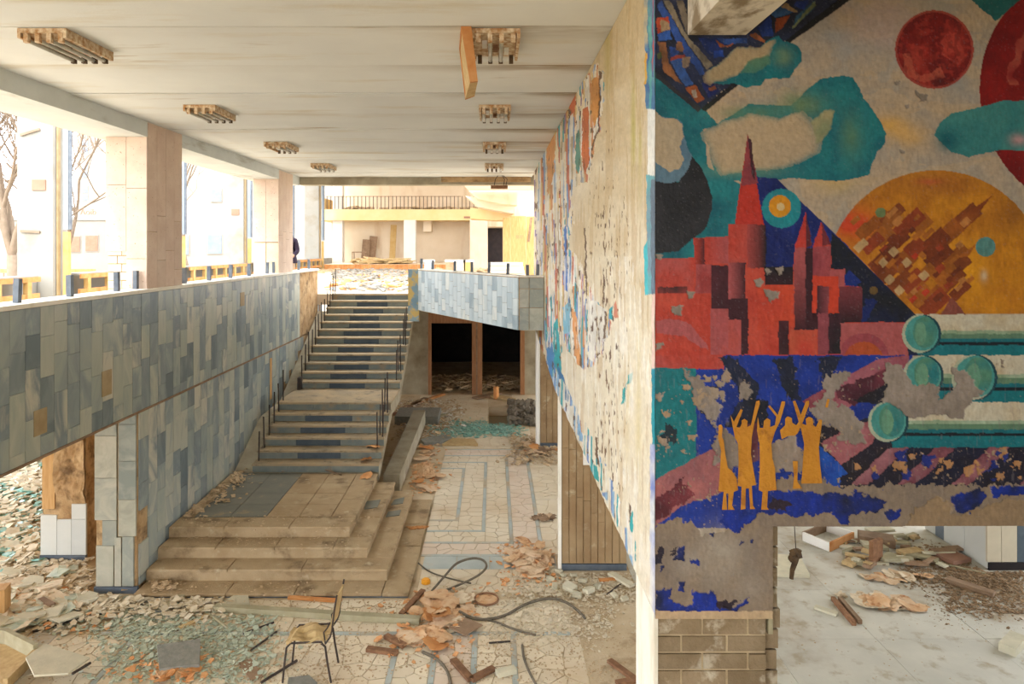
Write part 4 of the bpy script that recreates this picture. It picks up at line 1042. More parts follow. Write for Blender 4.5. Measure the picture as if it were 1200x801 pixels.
pillar(5, 9.23, 'pink terrazzo pillar with bricks showing low on one side', True)
pillar(6, 14.9, 'pink terrazzo pillar with bare lower panels near the stair head', False)

# ---------------------------------------------------------------- podium and stairs
pod = empty('stair_podium', (-2.8, 10.4, 0), 'dusty four-tier stone podium at the foot of the stairs', 'podium')
PX, PY = -2.8, 10.4
tops = [0.061, 0.214, 0.367, 0.52]; fr = [8.76, 9.09, 9.41, 9.73]; rx = [-1.08, -1.40, -1.725, -2.035]
for k in range(4):
    z0 = 0 if k == 0 else tops[k-1]
    bb = MB(); bb.box(XL-PX+0.004, rx[k]-PX-0.02, fr[k]-PY+0.02, 12.05-PY, 0 if k == 0 else z0-0.01, tops[k]-0.035)
    obj('tier', bb, mt['stone_blue'] if k == 0 else mt['dust'], pod)
    # edging slabs along the front and the side
    x = XL+0.01; w_ = 0.36
    while x < rx[k]-0.02:
        x1 = min(x+R.uniform(0.75, 1.25), rx[k])
        if rx[k]-x1 < 0.3: x1 = rx[k]
        bb = MB(); bb.box(-(x1-x)/2+.003, (x1-x)/2-.003, -w_/2, w_/2, -0.02, 0.02)
        o = obj('edging_slab', bb, mt['dust'], pod, loc=((x+x1)/2-PX, fr[k]+w_/2-PY, tops[k]-0.02+R.uniform(-.003, .003)))
        md = o.modifiers.new('worn', 'BEVEL'); md.width = 0.012; md.segments = 2
        x = x1
    y = fr[k]+w_
    while y < 12.05-0.02:
        y1 = min(y+R.uniform(0.7, 1.1), 12.05)
        if 12.05-y1 < 0.25: y1 = 12.05
        bb = MB(); bb.box(-w_/2, w_/2, -(y1-y)/2+.003, (y1-y)/2-.003, -0.02, 0.02)
        o = obj('edging_slab', bb, mt['dust'], pod, loc=(rx[k]-w_/2-PX, (y+y1)/2-PY, tops[k]-0.02+R.uniform(-.003, .003)))
        md = o.modifiers.new('worn', 'BEVEL'); md.width = 0.012; md.segments = 2
        y = y1
for j in range(4):                                       # top tiles: two dark columns, the rest dusty
    y0 = 10.10+j*0.487
    for (x0, x1, m_) in ((-4.61, -4.42, 'dust'), (-4.42, -3.90, 'slab_dark'), (-3.90, -3.36, 'slab_dark'), (-3.36, -2.88, 'dust'), (-2.88, -2.40, 'dust')):
        z = tops[3]-0.006 + (0.004 if m_ == 'slab_dark' else 0)
        piece('top_tile', ((x0+x1)/2-PX, y0+0.243-PY, z), (x1-x0-.008, 0.478, 0.012), mt[m_], pod)
b = MB(); b.box(XL-PX+.01, rx[3]-.36-PX, fr[3]+.36-PY, 12.05-PY, tops[3]-0.03, tops[3]-0.013); obj('bedding', b, mt['dust'], pod)

st = empty('staircase', (-3.15, 12.1, 0.52), 'dusty stone staircase in two flights with dark centre risers and iron rods', 'staircase')
SX, SY, SZ = -3.15, 12.1, 0.52
XS0, XS1 = -4.27, -2.03
RI, T1, T2, YU = 0.153, 0.286, 0.29, 14.85
steps = [(12.1+T1*k, 0.52+RI*(k+1)) for k in range(6)] + [(YU+T2*k, 0.52+RI*(k+7)) for k in range(12)]
def soffit(y):
    if y < 13.7: return max(0.0, 0.35 + (y-12.1)*RI/T1 - 0.12)
    if y < 14.8: return 1.16
    return 1.16 + (y-14.8)*RI/T2
for fi, rng_ in enumerate(((0, 6), (6, 18))):
    prof = []
    for k in range(*rng_):
        y, z = steps[k]
        prof += [(y+0.02, z-RI-0.0), (y+0.02, z-0.04)]
    yl, zl = steps[rng_[1]-1]
    if fi == 0: prof += [(YU+0.02, zl-0.04), (YU+0.02, 1.16), (13.7, 1.16), (12.12, 0.36)]
    else: prof += [(18.3, zl-0.04), (18.3, zl-0.3), (18.0, zl-0.3), (YU+0.03, 1.18)]
    bb = MB(); bb.xprism([(q[0]-SY, q[1]-SZ) for q in prof], XS0-SX, XS1-SX)
    obj('flight', bb, mt['concrete'], st)
for k, (y, z) in enumerate(steps):
    dep = (1.34 if k == 5 else (T1 if k < 6 else (0.26 if k == 17 else T2)))
    w = XS1-XS0
    o = piece('tread', ((XS0+XS1)/2-SX, y+dep/2-0.012-SY, z-0.018-SZ), (w+0.02+R.uniform(-.02, .02), dep+0.024, 0.036), mt['tread'], st)
    xs = [XS0, XS0+w*(0.30+R.uniform(-.03, .03)), XS0+w*(0.66+R.uniform(-.04, .04)), XS1]
    for i in range(3):
        piece('riser_panel', ((xs[i]+xs[i+1])/2-SX, y+0.012-SY, z-0.036-(RI-0.036)/2-SZ), (xs[i+1]-xs[i]-.005, 0.02, RI-0.042), mt['riser_dark'] if i == 1 and k not in (0, 5) else mt['riser'], st)
    for sx in (XS0+0.06, XS1-0.10):                      # iron rods of the lost railing
        if sx > -3 and k in (0, 9, 13): continue
        l = R.uniform(0.52, 0.70)
        bb = MB(); bb.tube([(0, 0, 0), (R.uniform(-.01, .01), R.uniform(-.01, .01), l)], 0.013, 6)
        obj('baluster', bb, mt['iron'], st, loc=(sx-SX, y+0.16-SY, z-SZ))
    if k in (2, 4, 7, 10, 15):
        bb = MB(); bb.tube([(0, 0, 0), (R.uniform(-.02, .02), 0, 0.6)], 0.013, 6)
        obj('baluster', bb, mt['iron'], st, loc=(XS1-0.03-SX, y+0.05-SY, z-SZ))
# dusty slope between flight and wall
b = MB(); b.xprism([(12.06-SY, -0.1), (13.55-SY, 0.62), (14.85-SY, 0.66), (18.05-SY, 2.30), (18.05-SY, 2.1), (14.9-SY, 0.45), (13.6-SY, 0.3), (12.06-SY, -0.3)], XL+0.004-SX, XS0-0.005-SX)
obj('side_slope', b, mt['concrete'], st)
b = MB(); b.box(0.0, 0.07, 0.0, 0.16, 0.0, 0.26); obj('bracket', b, mt['iron'], st, 'black iron bracket by the landing', loc=(XS0+0.05-SX, 14.70-SY, 1.438-SZ))

# concrete beam lying beside the stairs
b = MB(); b.bar((-1.86, 12.5, 0.18), (-1.86, 17.2, 0.24), 0.30, 0.34)
obj('concrete_beam', b, mt['concrete'], None, 'heavy concrete beam lying beside the foot of the stairs', 'beam')
b = MB(); b.box(-2.5, -1.4, 17.3, 18.3, 0.0, 0.22); obj('concrete_block', b, mt['slab_grey'], None, 'low grey concrete block under the stairs near the doorway', 'block')

# ---------------------------------------------------------------- side room pillar
b = MB(); b.box(6.92, 8.6, 9.54, 10.9, 0, 6.2)
sp_ = struct('wall_pillar_7', b, mt['core'], 'pillar clad in pale marble slabs in the side room')
x = 6.88
for i, w in enumerate((0.2, 0.22, 0.17, 0.22, 0.24, 0.22, 0.22, 0.2)):
    z = 0.12
    for h in ((0.75, 0.9, 2.5) if i % 2 else (1.05, 0.6, 2.5)):
        piece('marble_tile', (x+w/2, 9.525, z+h/2), (w-.006, 0.03, h-.006), mt['riser_dark'] if (i == 2 and z < .2) else mt['marble_beige'], sp_)
        z += h
    x += w
piece('base_strip', (7.75, 9.52, 0.06), (1.7, 0.04, 0.11), mt['dark'], sp_)
y = 9.52
for i, w in enumerate((0.46, 0.46, 0.2, 0.26)):
    piece('marble_tile', (6.905, y+w/2, 2.0), (0.03, w-.006, 3.95), mt['stone_blue'] if i == 2 else mt['marble_white'], sp_)
    y += w
b = MB(); b.box(1.9, 11, 15.9, 16.1, 0, 6.2)
struct('wall_side_room', b, mt['plaster'], 'plain far walls of the side room')

b = MB(); b.box(0.95, 11, -6.2, -6, 0, 6.2); b.box(10.9, 11.1, -6, 6, 0, 6.2)  # added behind the camera to lower the light on the mural
struct('wall_light_screen', b, mt['concrete'], 'added unseen walls that keep light off the mural')
# ---------------------------------------------------------------- back hall
YB = 44.0
b = MB(); b.box(-10.4, 6, YB, YB+.3, MZ, 6.4); b.box(-10.4, 6, YB+2, YB+2.3, 6.4, 10.5)
wall_back = struct('wall_back', b, mt['cream'], 'sunlit cream back wall below and above the balcony')
b = MB(); b.box(-9.4, -2.0, 38.0, YB, MZ, MZ+0.30)
plat = struct('floor_platform', b, mt['cream'], 'low raised platform edged with orange wood in the back hall', 'floor')
x = -9.4
while x < -2.05:
    piece('edge_board', (x+0.13, 37.985, MZ+0.15), (0.25, 0.03, 0.29), mt['wood_orange'], plat); x += 0.26
b = MB(); b.box(-10.4, 6, 26, 46.3, 10.6, 10.9)  # out-of-view slab put in to cut the brightness of the back hall
struct('ceiling_light_screen', b, mt['cream'], 'added unseen roof that dims the far part of the back hall', 'ceiling')
# balcony
bal = empty('balcony', (-5, 42, 6.18), 'cream balcony with thin upright railing bars across the back hall', 'balcony')
b = MB(); b.box(-5.9, 3.7, 0, 4.2, 0, 0.68); obj('balcony_slab', b, mt['cream_yellow'], bal)
b = MB(); b.box(3.7, 5.6, 0.05, 4.2, 0.1, 0.62); obj('balcony_slab', b, mt['cream'], bal, 'broken pale end of the balcony')
b = MB(); b.box(3.2, 5.8, -0.03, 0.0, 0.12, 0.24); obj('rust_band', b, mt['winrust'], bal)
b = MB(); b.box(-5.9, -5.35, -0.02, 2.0, 0.68, 1.35); obj('end_box', b, mt['yellow'], bal)
for i in range(40):
    bb = MB(); bb.box(-.018, .018, -.018, .018, 0, 0.82)
    obj('railing_bar', bb, mt['iron'], bal, loc=(-5.25+i*0.238, 0.1, 0.68))
b = MB(); b.box(-5.3, 3.0, 0.08, 0.12, 1.46, 1.49); obj('rail', b, mt['rust'], bal)
# items on the balcony
b = MB(); b.cbox((-0.55, 43.4, 7.6), (1.0, 0.06, 1.5), (0.12, 0, 0)); obj('white_board', b, mt['hallwhite'], None, 'white board leaning on the balcony wall', 'board')
b = MB(); b.bar((0.35, 43.0, 6.86), (0.72, 43.6, 9.0), 0.14, 0.14); obj('dark_post', b, mt['iron'], None, 'charred dark post leaning on the balcony', 'post')
b = MB()
for i in range(60):
    b.cbox((R.uniform(-9.0, 0.2), R.uniform(42.4, 43.2), 6.9+R.uniform(0, .1)), (R.uniform(.1, .6), R.uniform(.1, .5), R.uniform(.04, .2)), (R.uniform(-.3, .3), 0, R.random()*3))
tag(obj('balcony_debris', b, mt['chip_brown'], None, 'brown debris heaped along the balcony floor', 'debris'), kind='stuff')
# columns of the back hall
b = MB(); b.box(-5.45, -4.75, 41.6, 42.2, MZ, 6.18); struct('wall_pillar_8', b, mt['hallwhite'], 'white column under the middle of the balcony')
b = MB(); b.box(-9.95, -9.35, 42.3, 42.9, MZ, 10.4); struct('wall_pillar_9', b, mt['hallwhite'], 'tall white column at the left end of the balcony')
b = MB(); b.box(-1.4, -0.35, YB-3.0, YB, MZ, 6.2); struct('wall_stub', b, mt['cream'], 'cream wall corner left of the dark door')
b = MB(); b.box(-0.36, 0.62, YB-.06, YB-0.002, MZ, 5.75); struct('door_2', b, mt['doorblack'], 'black door at the end of the back hall', 'door')
b = MB(); b.box(-0.36, 2.9, YB-1.5, YB, 5.8, 6.2); b.box(-4.4, -3.9, YB-1, YB, 5.5, 6.2); struct('trim_4', b, mt['cream'], 'cream lintel over the black door', 'lintel')
# stepped pale soffits at the right of the balcony
def quadslab(name, pts, d0, dd, mat, label):
    bb = MB(); fs = [P(u, v, d0) for u, v in pts]; bk = [q + Vector((0, dd, 0)) for q in fs]
    n = len(pts); bb.add(fs+bk, [tuple(range(n-1, -1, -1)), tuple(range(n, 2*n))] + [(i, (i+1) % n, n+(i+1) % n, n+i) for i in range(n)])
    return struct(name, bb, mat, label)
b = MB(); b.add([P(536, 209, 17.2), P(624, 209, 17.2), P(622, 223, 28), P(549, 223, 28), P(536, 206, 17.2), P(624, 206, 17.2), P(622, 220, 28), P(549, 220, 28)],
                [(0, 1, 2, 3), (7, 6, 5, 4), (0, 4, 5, 1), (1, 5, 6, 2), (2, 6, 7, 3), (3, 7, 4, 0)])
struct('ceiling_back', b, mt['hallwhite'], 'white sloping soffit beyond the plank ceiling', 'ceiling')
quadslab('trim_5', [(549, 223), (606, 223), (606, 240), (590, 239), (560, 233)], 28.2, 1.2, mt['cream'], 'tapering beige fascia under the white soffit')
quadslab('trim_6', [(545, 229), (602, 240), (602, 250), (560, 242)], 29.6, 1.5, mt['cream'], 'lower slanting cream fascia above the plywood booth')
quadslab('trim_7', [(551, 243), (603, 250), (603, 259), (551, 256)], 31.2, 1.5, mt['cream_yellow'], 'lowest cream ledge above the plywood booth')
quadslab('wall_back_right', [(603, 223), (640, 223), (640, 330), (603, 330)], 33.0, 0.3, mt['cream'], 'cream wall behind the plywood booth')
# plywood booth
bo = empty('plywood_booth', (1.15, 30.2, MZ), 'tall plywood booth with a split front behind the parapet', 'booth')
for (nm, x0, x1, z1) in (('panel', -0.72, -0.40, 2.55), ('panel', -0.39, 0.30, 2.62), ('panel', 0.31, 0.74, 2.60)):
    bb = MB(); bb.box(x0, x1, 0, 0.04, 0, z1); obj(nm, bb, mt['wood'], bo)
bb = MB(); bb.box(-0.72, -0.69, 0.04, 1.2, 0, 2.5); obj('side_panel', bb, mt['wood_brown'], bo)
bb = MB(); bb.prism([(0, 0), (0.1, 0), (0.1, 0.03), (0, 0.03)], 1.5, 2.58); o = obj('split_sheet', bb, mt['wood_brown'], bo, loc=(0.18, -0.04, 0)); o.rotation_euler = (0, 0.12, 0)
bb = MB()
for i, w in enumerate((0.09, 0.06, 0.08, 0.05)): bb.box(-0.14+i*0.09, -0.14+i*0.09+w*0.8, -0.006, 0, 1.72, 1.75); bb.box(-0.12+i*0.08, -0.12+i*0.08+w*0.7, -0.006, 0, 1.64, 1.67)
obj('stencil', bb, mt['winrust'], bo, 'faint brown stencil marks')

# ---------------------------------------------------------------- glazed front on the left: fins, mullions, sill shelf
for k, y0 in enumerate((14.9, 20.57, 26.24, 31.9, 37.6)):
    fin = empty('facade_fin', (-10.0, y0, 0), None)
    tag(fin, ['white concrete fin with a rust-red plaque and broken brackets', 'white concrete fin hidden behind the brick-footed pink pillar', 'white concrete fin with a small orange plaque beyond the first pink pillar', 'white concrete fin behind the pink pillar near the stair head', 'white concrete fin beside the balcony end box'][k], 'column')
    b = MB(); b.box(-0.39, 0.39, 0, 0.5, 0, 10.5); obj('fin', b, mt['fin'], fin)
    b = MB(); b.box(0.40, 0.43, 0.1, 0.2, 3.3, 10.5); obj('edge_post', b, mt['stain'], fin)
    b = MB(); b.box(0.48, 0.60, 0.2, 0.25, 4.9, 10.5); obj('glass_strip', b, mt['bluegrey'], fin)
    b = MB(); b.box(0.61, 0.65, 0.2, 0.26, 4.9, 10.5); obj('mullion', b, mt['steel'], fin)
    b = MB(); b.box(0.48, 0.60, 0.2, 0.3, 3.3, 4.85); obj('timber_post', b, mt['yellow'], fin)
    if k in (0, 2):
        b = MB(); b.box(-0.05, 0.24, -0.03, -0.001, 5.75, 5.98); obj('plaque', b, mt['winrust'], fin)
    if k == 0:
        b = MB(); b.bar((-0.30, -0.03, 6.95), (0.12, -0.03, 7.08), 0.03, 0.05); obj('bracket', b, mt['bark'], fin); b = MB(); b.bar((-0.30, -0.03, 4.86), (0.12, -0.03, 4.84), 0.03, 0.05); obj('bracket', b, mt['bark'], fin)
    b = MB(); b.box(0.36, 0.42, 0.05, 0.12, 0, 3.0); obj('lower_post', b, mt['rust'], fin)
for k, y0 in enumerate((9.3, 15.6, 21.2, 26.9, 32.6)):
    sh = empty('sill_shelf', (-9.45, y0, MZ), ['sill shelf of pale board on orange rails before the plaqued fin', 'sill shelf of pale board on orange rails right of the plaqued fin', 'sill shelf of pale board on orange rails behind the pink pillars', 'sill shelf of pale board on orange rails with a slanting trunk outside', 'sill shelf of pale board on orange rails nearest the balcony'][k], 'shelf', 'sill shelves along the glazed front')
    L5 = 4.9
    b = MB(); b.box(-0.45, 0.0, 0, L5, 0.60, 0.64); obj('shelf_board', b, mt['fin'], sh)
    b = MB(); b.box(0.0, 0.04, 0, L5, 0.52, 0.62); obj('front_rail', b, mt['wood_orange'], sh)
    b = MB(); b.box(-0.04, 0.02, 0, L5, 0.16, 0.28); obj('low_rail', b, mt['wood_orange'], sh)
    for j in range(6):
        b = MB(); b.box(-0.05, 0.05, -0.06, 0.06, 0.1, 0.52); obj('post', b, mt['yellow'], sh, loc=(0, 0.3+j*0.85, 0))
        b = MB(); b.box(-0.05, 0.05, -0.06, 0.06, 0.0, 0.12); obj('foot', b, mt['iron'], sh, loc=(0, 0.3+j*0.85, -0.0))
    b = MB()
    for j in range(26): b.cbox((R.uniform(0.1, 1.2), R.uniform(0, L5), 0.04), (R.uniform(.08, .4), R.uniform(.08, .4), R.uniform(.04, .12)), (R.uniform(-.3, .3), R.uniform(-.3, .3), R.random()*3))
    o = tag(obj('sill_debris', b, mt['chip_brown'], None, 'brown debris strewn on the floor along the sill shelves', 'debris', 'debris along the sill shelves'), kind='stuff'); o.location = (-9.45, y0, MZ)
b = MB(); ys_ = [-6, 14.88, 15.42, 20.55, 21.09, 26.22, 26.76, 31.88, 32.42, 37.58, 38.12, 42.2]
for a_, c_ in zip(ys_[::2], ys_[1::2]): b.box(-10.3, -9.95, a_, c_, MZ-0.28, MZ+0.6)
struct('wall_sill', b, mt['fin'], 'low sill wall under the open glazed front')

# ---------------------------------------------------------------- outside
b = MB(); b.box(-400, 200, -60, 600, -0.6, -0.26); struct('ground', b, mt['ground'], 'pale sunlit ground outside the building', 'ground')
def building(name, x0, x1, y0, y1, z1, label, wins, wmat, extra=None):
    e = empty(name, ((x0+x1)/2, y0, -0.26), label, 'building')
    cx = (x0+x1)/2
    bb = MB(); bb.box(x0-cx, x1-cx, 0, y1-y0, 0, z1+0.26); obj('wall', bb, mt['outwall'], e)
    bb = MB(); bb.box(x0-cx-.2, x1-cx+.2, -.2, y1-y0+.2, z1+0.26, z1+0.7); obj('roof_edge', bb, mt['outwall'], e)
    for (wx, wz, ww, wh) in wins:
        f = MB(); f.box(-ww/2-.1, ww/2+.1, -0.08, -0.002, -wh/2-.1, wh/2+.1); fo = obj('window', f, mt['outwall'], e, loc=(wx-cx, 0, wz+.26))
        f = MB(); f.box(-ww/2, ww/2, -0.14, -0.082, -wh/2, wh/2); obj('pane', f, wmat, fo)
    return e
d = 150.0
wins = [((100+i*13-UC)*d/F, H+(VC-v)*d/F, 1.2, 1.3) for v in (167, 176, 195, 204, 222, 231) for i in range(1)]
building('apartment_tower', (90-UC)*d/F, (150-UC)*d/F, d, d+15, 31, 'tall pale apartment tower with small blue windows', wins, mt['winblue'])
d = 85.0
wins = [((u-UC)*d/F, H+(VC-v)*d/F, 1.5, 1.9) for u, v in ((66, 287), (87, 286), (108, 285), (20, 287), (-20, 287), (222, 287))]
lb = building('low_building', (-220-UC)*d/F, (130-UC)*d/F, d, d+14, 7.9, 'long low white building with rusty windows under the tower', wins, mt['winrust'])
bb = MB(); bb.box(-0.06, 0.06, 0, 0.12, 0, 1.2)
tx = bpy.data.curves.new('roof_sign', 'FONT'); tx.body = 'Aoib'; tx.size = 1.05; tx.extrude = 0.05
to = bpy.data.objects.new('tmp_text', tx); COL.objects.link(to)
bpy.context.view_layer.update()
tme = bpy.data.meshes.new_from_object(to.evaluated_get(bpy.context.evaluated_depsgraph_get()))
bpy.data.objects.remove(to)
tme.materials.clear(); tme.materials.append(mt['winrust'])
so = link('roof_sign', tme, lb); tag(so, 'thin brown rooftop letters')
so.rotation_euler = (math.pi/2, 0, 0); so.location = ((91-UC)*d/F-((-220-UC)*d/F+(130-UC)*d/F)/2, 0.5, 7.9+0.98)
d = 70.0
building('white_block', (135-UC)*d/F, (400-UC)*d/F, d, d+12, 16, 'plain white block with a dark blue window beyond the second pink pillar', [((252-UC)*d/F, H+(VC-286)*d/F, 1.4, 1.9), ((216-UC)*d/F, H+(VC-287)*d/F, 0.9, 1.9), ((254-UC)*d/F, H+(VC-229)*d/F, 1.0, 1.2)], mt['winblue'])
for (u0, u1, k) in ((62, 112, 0), (-30, 20, 1), (235, 262, 2)):
    d = 45.0
    rl = empty('street_railing', ((u0-UC)*d/F, d, -0.26), ['low orange street railing between the plaqued fin and pink pillar', 'low orange street railing left of the plaqued fin', 'low orange street railing in front of the white block'][k], 'railing')
    w = (u1-u0)*d/F
    bb = MB(); bb.box(0, w, -.04, .04, 3.1, 3.35); obj('top_rail', bb, mt['wood_orange'], rl)
    for j in range(8):
        bb = MB(); bb.box(-.03, .03, -.03, .03, 0, 3.1); obj('post', bb, mt['winrust'], rl, loc=(w*(j+.5)/8, 0, 0))

def tree(name, base, h, r, seed, label, lean=(0, 0)):
    rg = random.Random(seed); e = empty(name, base, label, 'tree')
    def limb(mb, p, dr, l, r, depth):
        pts = [p]; q = p.copy(); dd = dr.copy()
        for i in range(4):
            dd = (dd + Vector((rg.uniform(-.15, .15), rg.uniform(-.15, .15), rg.uniform(-.02, .14)))).normalized()
            q = q + dd*(l/4); pts.append(q.copy())
        mb.tube(pts, r, 5 if depth > 1 else 4, r*0.55, caps=False)
        if depth:
            for i in range(rg.randint(2, 4)):
                nd = (dd + Vector((rg.uniform(-1, 1), rg.uniform(-1, 1), rg.uniform(-.1, .7)))).normalized()
                limb(mb, pts[rg.randint(2, 4)], nd, l*rg.uniform(.6, .85), max(r*0.58, .012), depth-1)
    t = MB(); top = Vector((lean[0], lean[1], h*0.45)); t.tube([Vector((0, 0, 0)), top*0.5+Vector((.05, 0, 0)), top], r, 8, r*0.7)
    obj('trunk', t, mt['bark'], e, smooth=True)
    br = MB()
    for i in range(5): limb(br, top, (top.normalized()+Vector((rg.uniform(-.7, .7), rg.uniform(-.7, .7), rg.uniform(0, .5)))).normalized(), h*0.33, r*0.6, 4)
    tag(obj('branches', br, mt['bark'], e, smooth=True), kind='stuff')
tree('bare_tree', Vector(((14-UC)*24/F, 24, -0.26)), 10, 0.22, 1, 'bare pale tree growing left of the plaqued fin')
tree('bare_tree', Vector(((78-UC)*30/F, 30, -0.26)), 10, 0.14, 4, 'bare thin tree in front of the apartment tower')
tree('bare_tree', Vector(((240-UC)*32/F, 32, -0.26)), 10, 0.14, 8, 'bare leaning tree in front of the white block', (-1.0, 0))

# ================================================================== THINGS
# golden figures in relief on the mural
def fig(pts, s=5.0, ox=820, oy=400):
    return tr(pts, s, ox, oy)
figs = [
 [(110,490),(125,485),(135,500),(130,560),(140,575),(150,660),(165,740),(190,760),(215,800),(225,870),(200,880),(190,960),(205,985),(165,985),(168,890),(155,890),(160,985),(130,985),(140,880),(110,875),(118,760),(125,640),(108,570)],
 [(180,430),(200,470),(240,395),(252,402),(215,500),(235,505),(246,480),(245,462),(262,452),(280,465),(278,500),(300,490),(330,350),(350,345),(352,365),(322,470),(305,560),(300,660),(310,720),(330,840),(305,845),(312,960),(325,980),(295,982),(288,860),(270,860),(268,980),(240,985),(245,850),(222,845),(228,700),(225,600),(205,560),(190,480)],
 [(340,440),(352,505),(372,505),(376,465),(395,448),(414,460),(412,500),(440,490),(448,440),(400,380),(410,372),(458,430),(480,350),(500,350),(500,365),(470,470),(440,530),(420,600),(425,680),(440,740),(450,870),(400,875),(395,970),(405,985),(360,985),(368,880),(345,870),(352,740),(350,600),(335,520)],
 [(470,520),(500,490),(500,452),(515,438),(540,448),(542,475),(565,490),(580,470),(545,350),(560,345),(592,430),(622,350),(640,345),(642,365),(605,470),(575,535),(560,550),(520,552),(480,572)],
 [(590,500),(600,480),(625,490),(620,452),(640,440),(662,450),(665,488),(680,500),(702,455),(718,460),(708,540),(698,620),(705,720),(718,830),(595,832),(605,700),(612,600),(600,540)],
]
for i, f_ in enumerate(figs):
    pts = fig(f_)
    bb = MB(); n = len(pts)
    fr_ = [P(u, v, D1-0.012) for u, v in pts]; bk = [P(u, v, D1+0.008) for u, v in pts]
    bb.add(fr_+bk, [tuple(range(n-1, -1, -1)), tuple(range(n, 2*n))] + [(k, (k+1) % n, n+(k+1) % n, n+k) for k in range(n)])
    obj('relief_figure', bb, mt['gold'], wall_front, 'raised golden figure with lifted arms')
for pts in ([(545,700),(575,700),(572,820),(600,860),(545,862),(552,800)], [(610,710),(640,705),(642,820),(612,822)], [(735,385),(748,335),(762,338),(750,388)]):
    pts = fig(pts); n = len(pts); bb = MB()
    fr_ = [P(u, v, D1-0.010) for u, v in pts]; bk = [P(u, v, D1+0.008) for u, v in pts]
    bb.add(fr_+bk, [tuple(range(n-1, -1, -1)), tuple(range(n, 2*n))] + [(k, (k+1) % n, n+(k+1) % n, n+k) for k in range(n)])
    obj('relief_fragment', bb, mt['gold'], wall_front)

# ceiling lamps: four tubes on a rusty tray
def lamp(x, y, label, seed, group='bare tube lamps on the plank ceiling'):
    rg = random.Random(seed)
    e = empty('ceiling_lamp', (x, y, 6.2), label, 'ceiling lamp', group)
    b = MB(); b.box(-.19, .19, -.33, .33, -.035, 0.0); obj('tray', b, mt['rust_light'], e)
    b = MB(); b.box(-.19, -.165, -.33, .33, -.075, -.035); obj('side_rail', b, mt['rust_light'], e)
    b = MB(); b.box(.165, .19, -.33, .33, -.075, -.035); obj('side_rail', b, mt['rust_light'], e)
    for i in range(4):
        xx = -0.135+i*0.09
        if rg.random() < 0.85:
            b = MB(); b.tube([(xx, -.28, -.085), (xx, .28, -.085)], 0.017, 8); obj('tube', b, mt['tubeglass'], e, smooth=True)
        for s in (-1, 1):
            b = MB(); b.box(xx-.018, xx+.018, s*.30-.016, s*.30+.016, -.105, -.035); obj('socket', b, mt['socket'] if s > 0 else mt['rust_light'], e)
    for i in range(3):
        xx = -.09+i*.09; yy = rg.uniform(-.15, .15)
        b = MB(); b.box(xx-.02, xx+.02, yy-.06, yy+.06, -.065, -.035); obj('ballast', b, mt['rust'] if i % 2 else mt['white'], e)
    return e
lab = [('above the long the marble band with a full set of tubes', 'with a wooden diffuser frame hanging from it'), ('level with the brick-footed pink pillar', 'above the hall, next after the one with the hanging frame'), ('between the two pink pillars', 'above the hall, between the stair foot and landing'), ('beside the pink pillar near the stair head', 'above the hall near the rough end beam')]
for k, yy in enumerate((5.62, 8.45, 11.3, 14.1)):
    lamp(-3.5, yy, 'rusty ceiling lamp ' + lab[k][0], k)
    lamp(0.02, yy, 'rusty ceiling lamp ' + lab[k][1], k+20)
# hanging wooden diffuser frame
c8 = [P(540, 29, 5.25), P(552, 28, 5.25), P(560, 95, 5.2), P(551, 96, 5.2), P(538, 57, 5.80), P(549, 56, 5.80), P(556, 113, 5.75), P(545, 117, 5.75)]
base = c8[3].copy()
df = empty('diffuser_frame', base, 'orange wooden diffuser frame hanging down from a ceiling lamp', 'frame')
def lerp8(a, b_, c):      # trilinear inside c8
    t0 = c8[0].lerp(c8[1], a); t1 = c8[3].lerp(c8[2], a); t2 = c8[4].lerp(c8[5], a); t3 = c8[7].lerp(c8[6], a)
    return (t0.lerp(t1, b_)).lerp(t2.lerp(t3, b_), c) - base
def sub8(nm, a0, a1, b0, b1, c0, c1, m_):
    vs_ = [lerp8(a, bb_, c) for c in (c0, c1) for bb_ in (b0, b1) for a in (a0, a1)]
    bb = MB(); bb.add(vs_, [(0, 2, 3, 1), (4, 5, 7, 6), (0, 1, 5, 4), (2, 6, 7, 3), (0, 4, 6, 2), (1, 3, 7, 5)]); return obj(nm, bb, m_, df)
sub8('front_board', 0, 1, 0, 1, 0, .06, mt['wood_orange']); sub8('rear_board', 0, 1, 0, 1, .94, 1, mt['wood_orange'])
sub8('bottom_board', 0, 1, .94, 1, .06, .94, mt['wood_pale']); sub8('top_board', 0, 1, 0, .06, .06, .94, mt['wood_orange']); sub8('diffuser', .1, .3, .06, .94, .06, .94, mt['wood_pale'])
# lamp hanging on its wires below the far beam
hl = empty('hanging_lamp', P(585, 221, 16.2), 'rusty lamp tray dangling on wires by the rough end beam', 'ceiling lamp')
b = MB(); b.box(-.2, .2, -.12, .12, 0, .07); obj('tray', b, mt['rust'], hl)
for s in (-.12, .1, .16):
    b = MB(); b.tube([(s, 0, .07), (s+.03, -.05, .22), (0.02, -.02, .38), (s*.4, 0, 0.28+(16.2*(221-209)/F))], 0.008, 4); obj('wire', b, mt['iron'], hl)

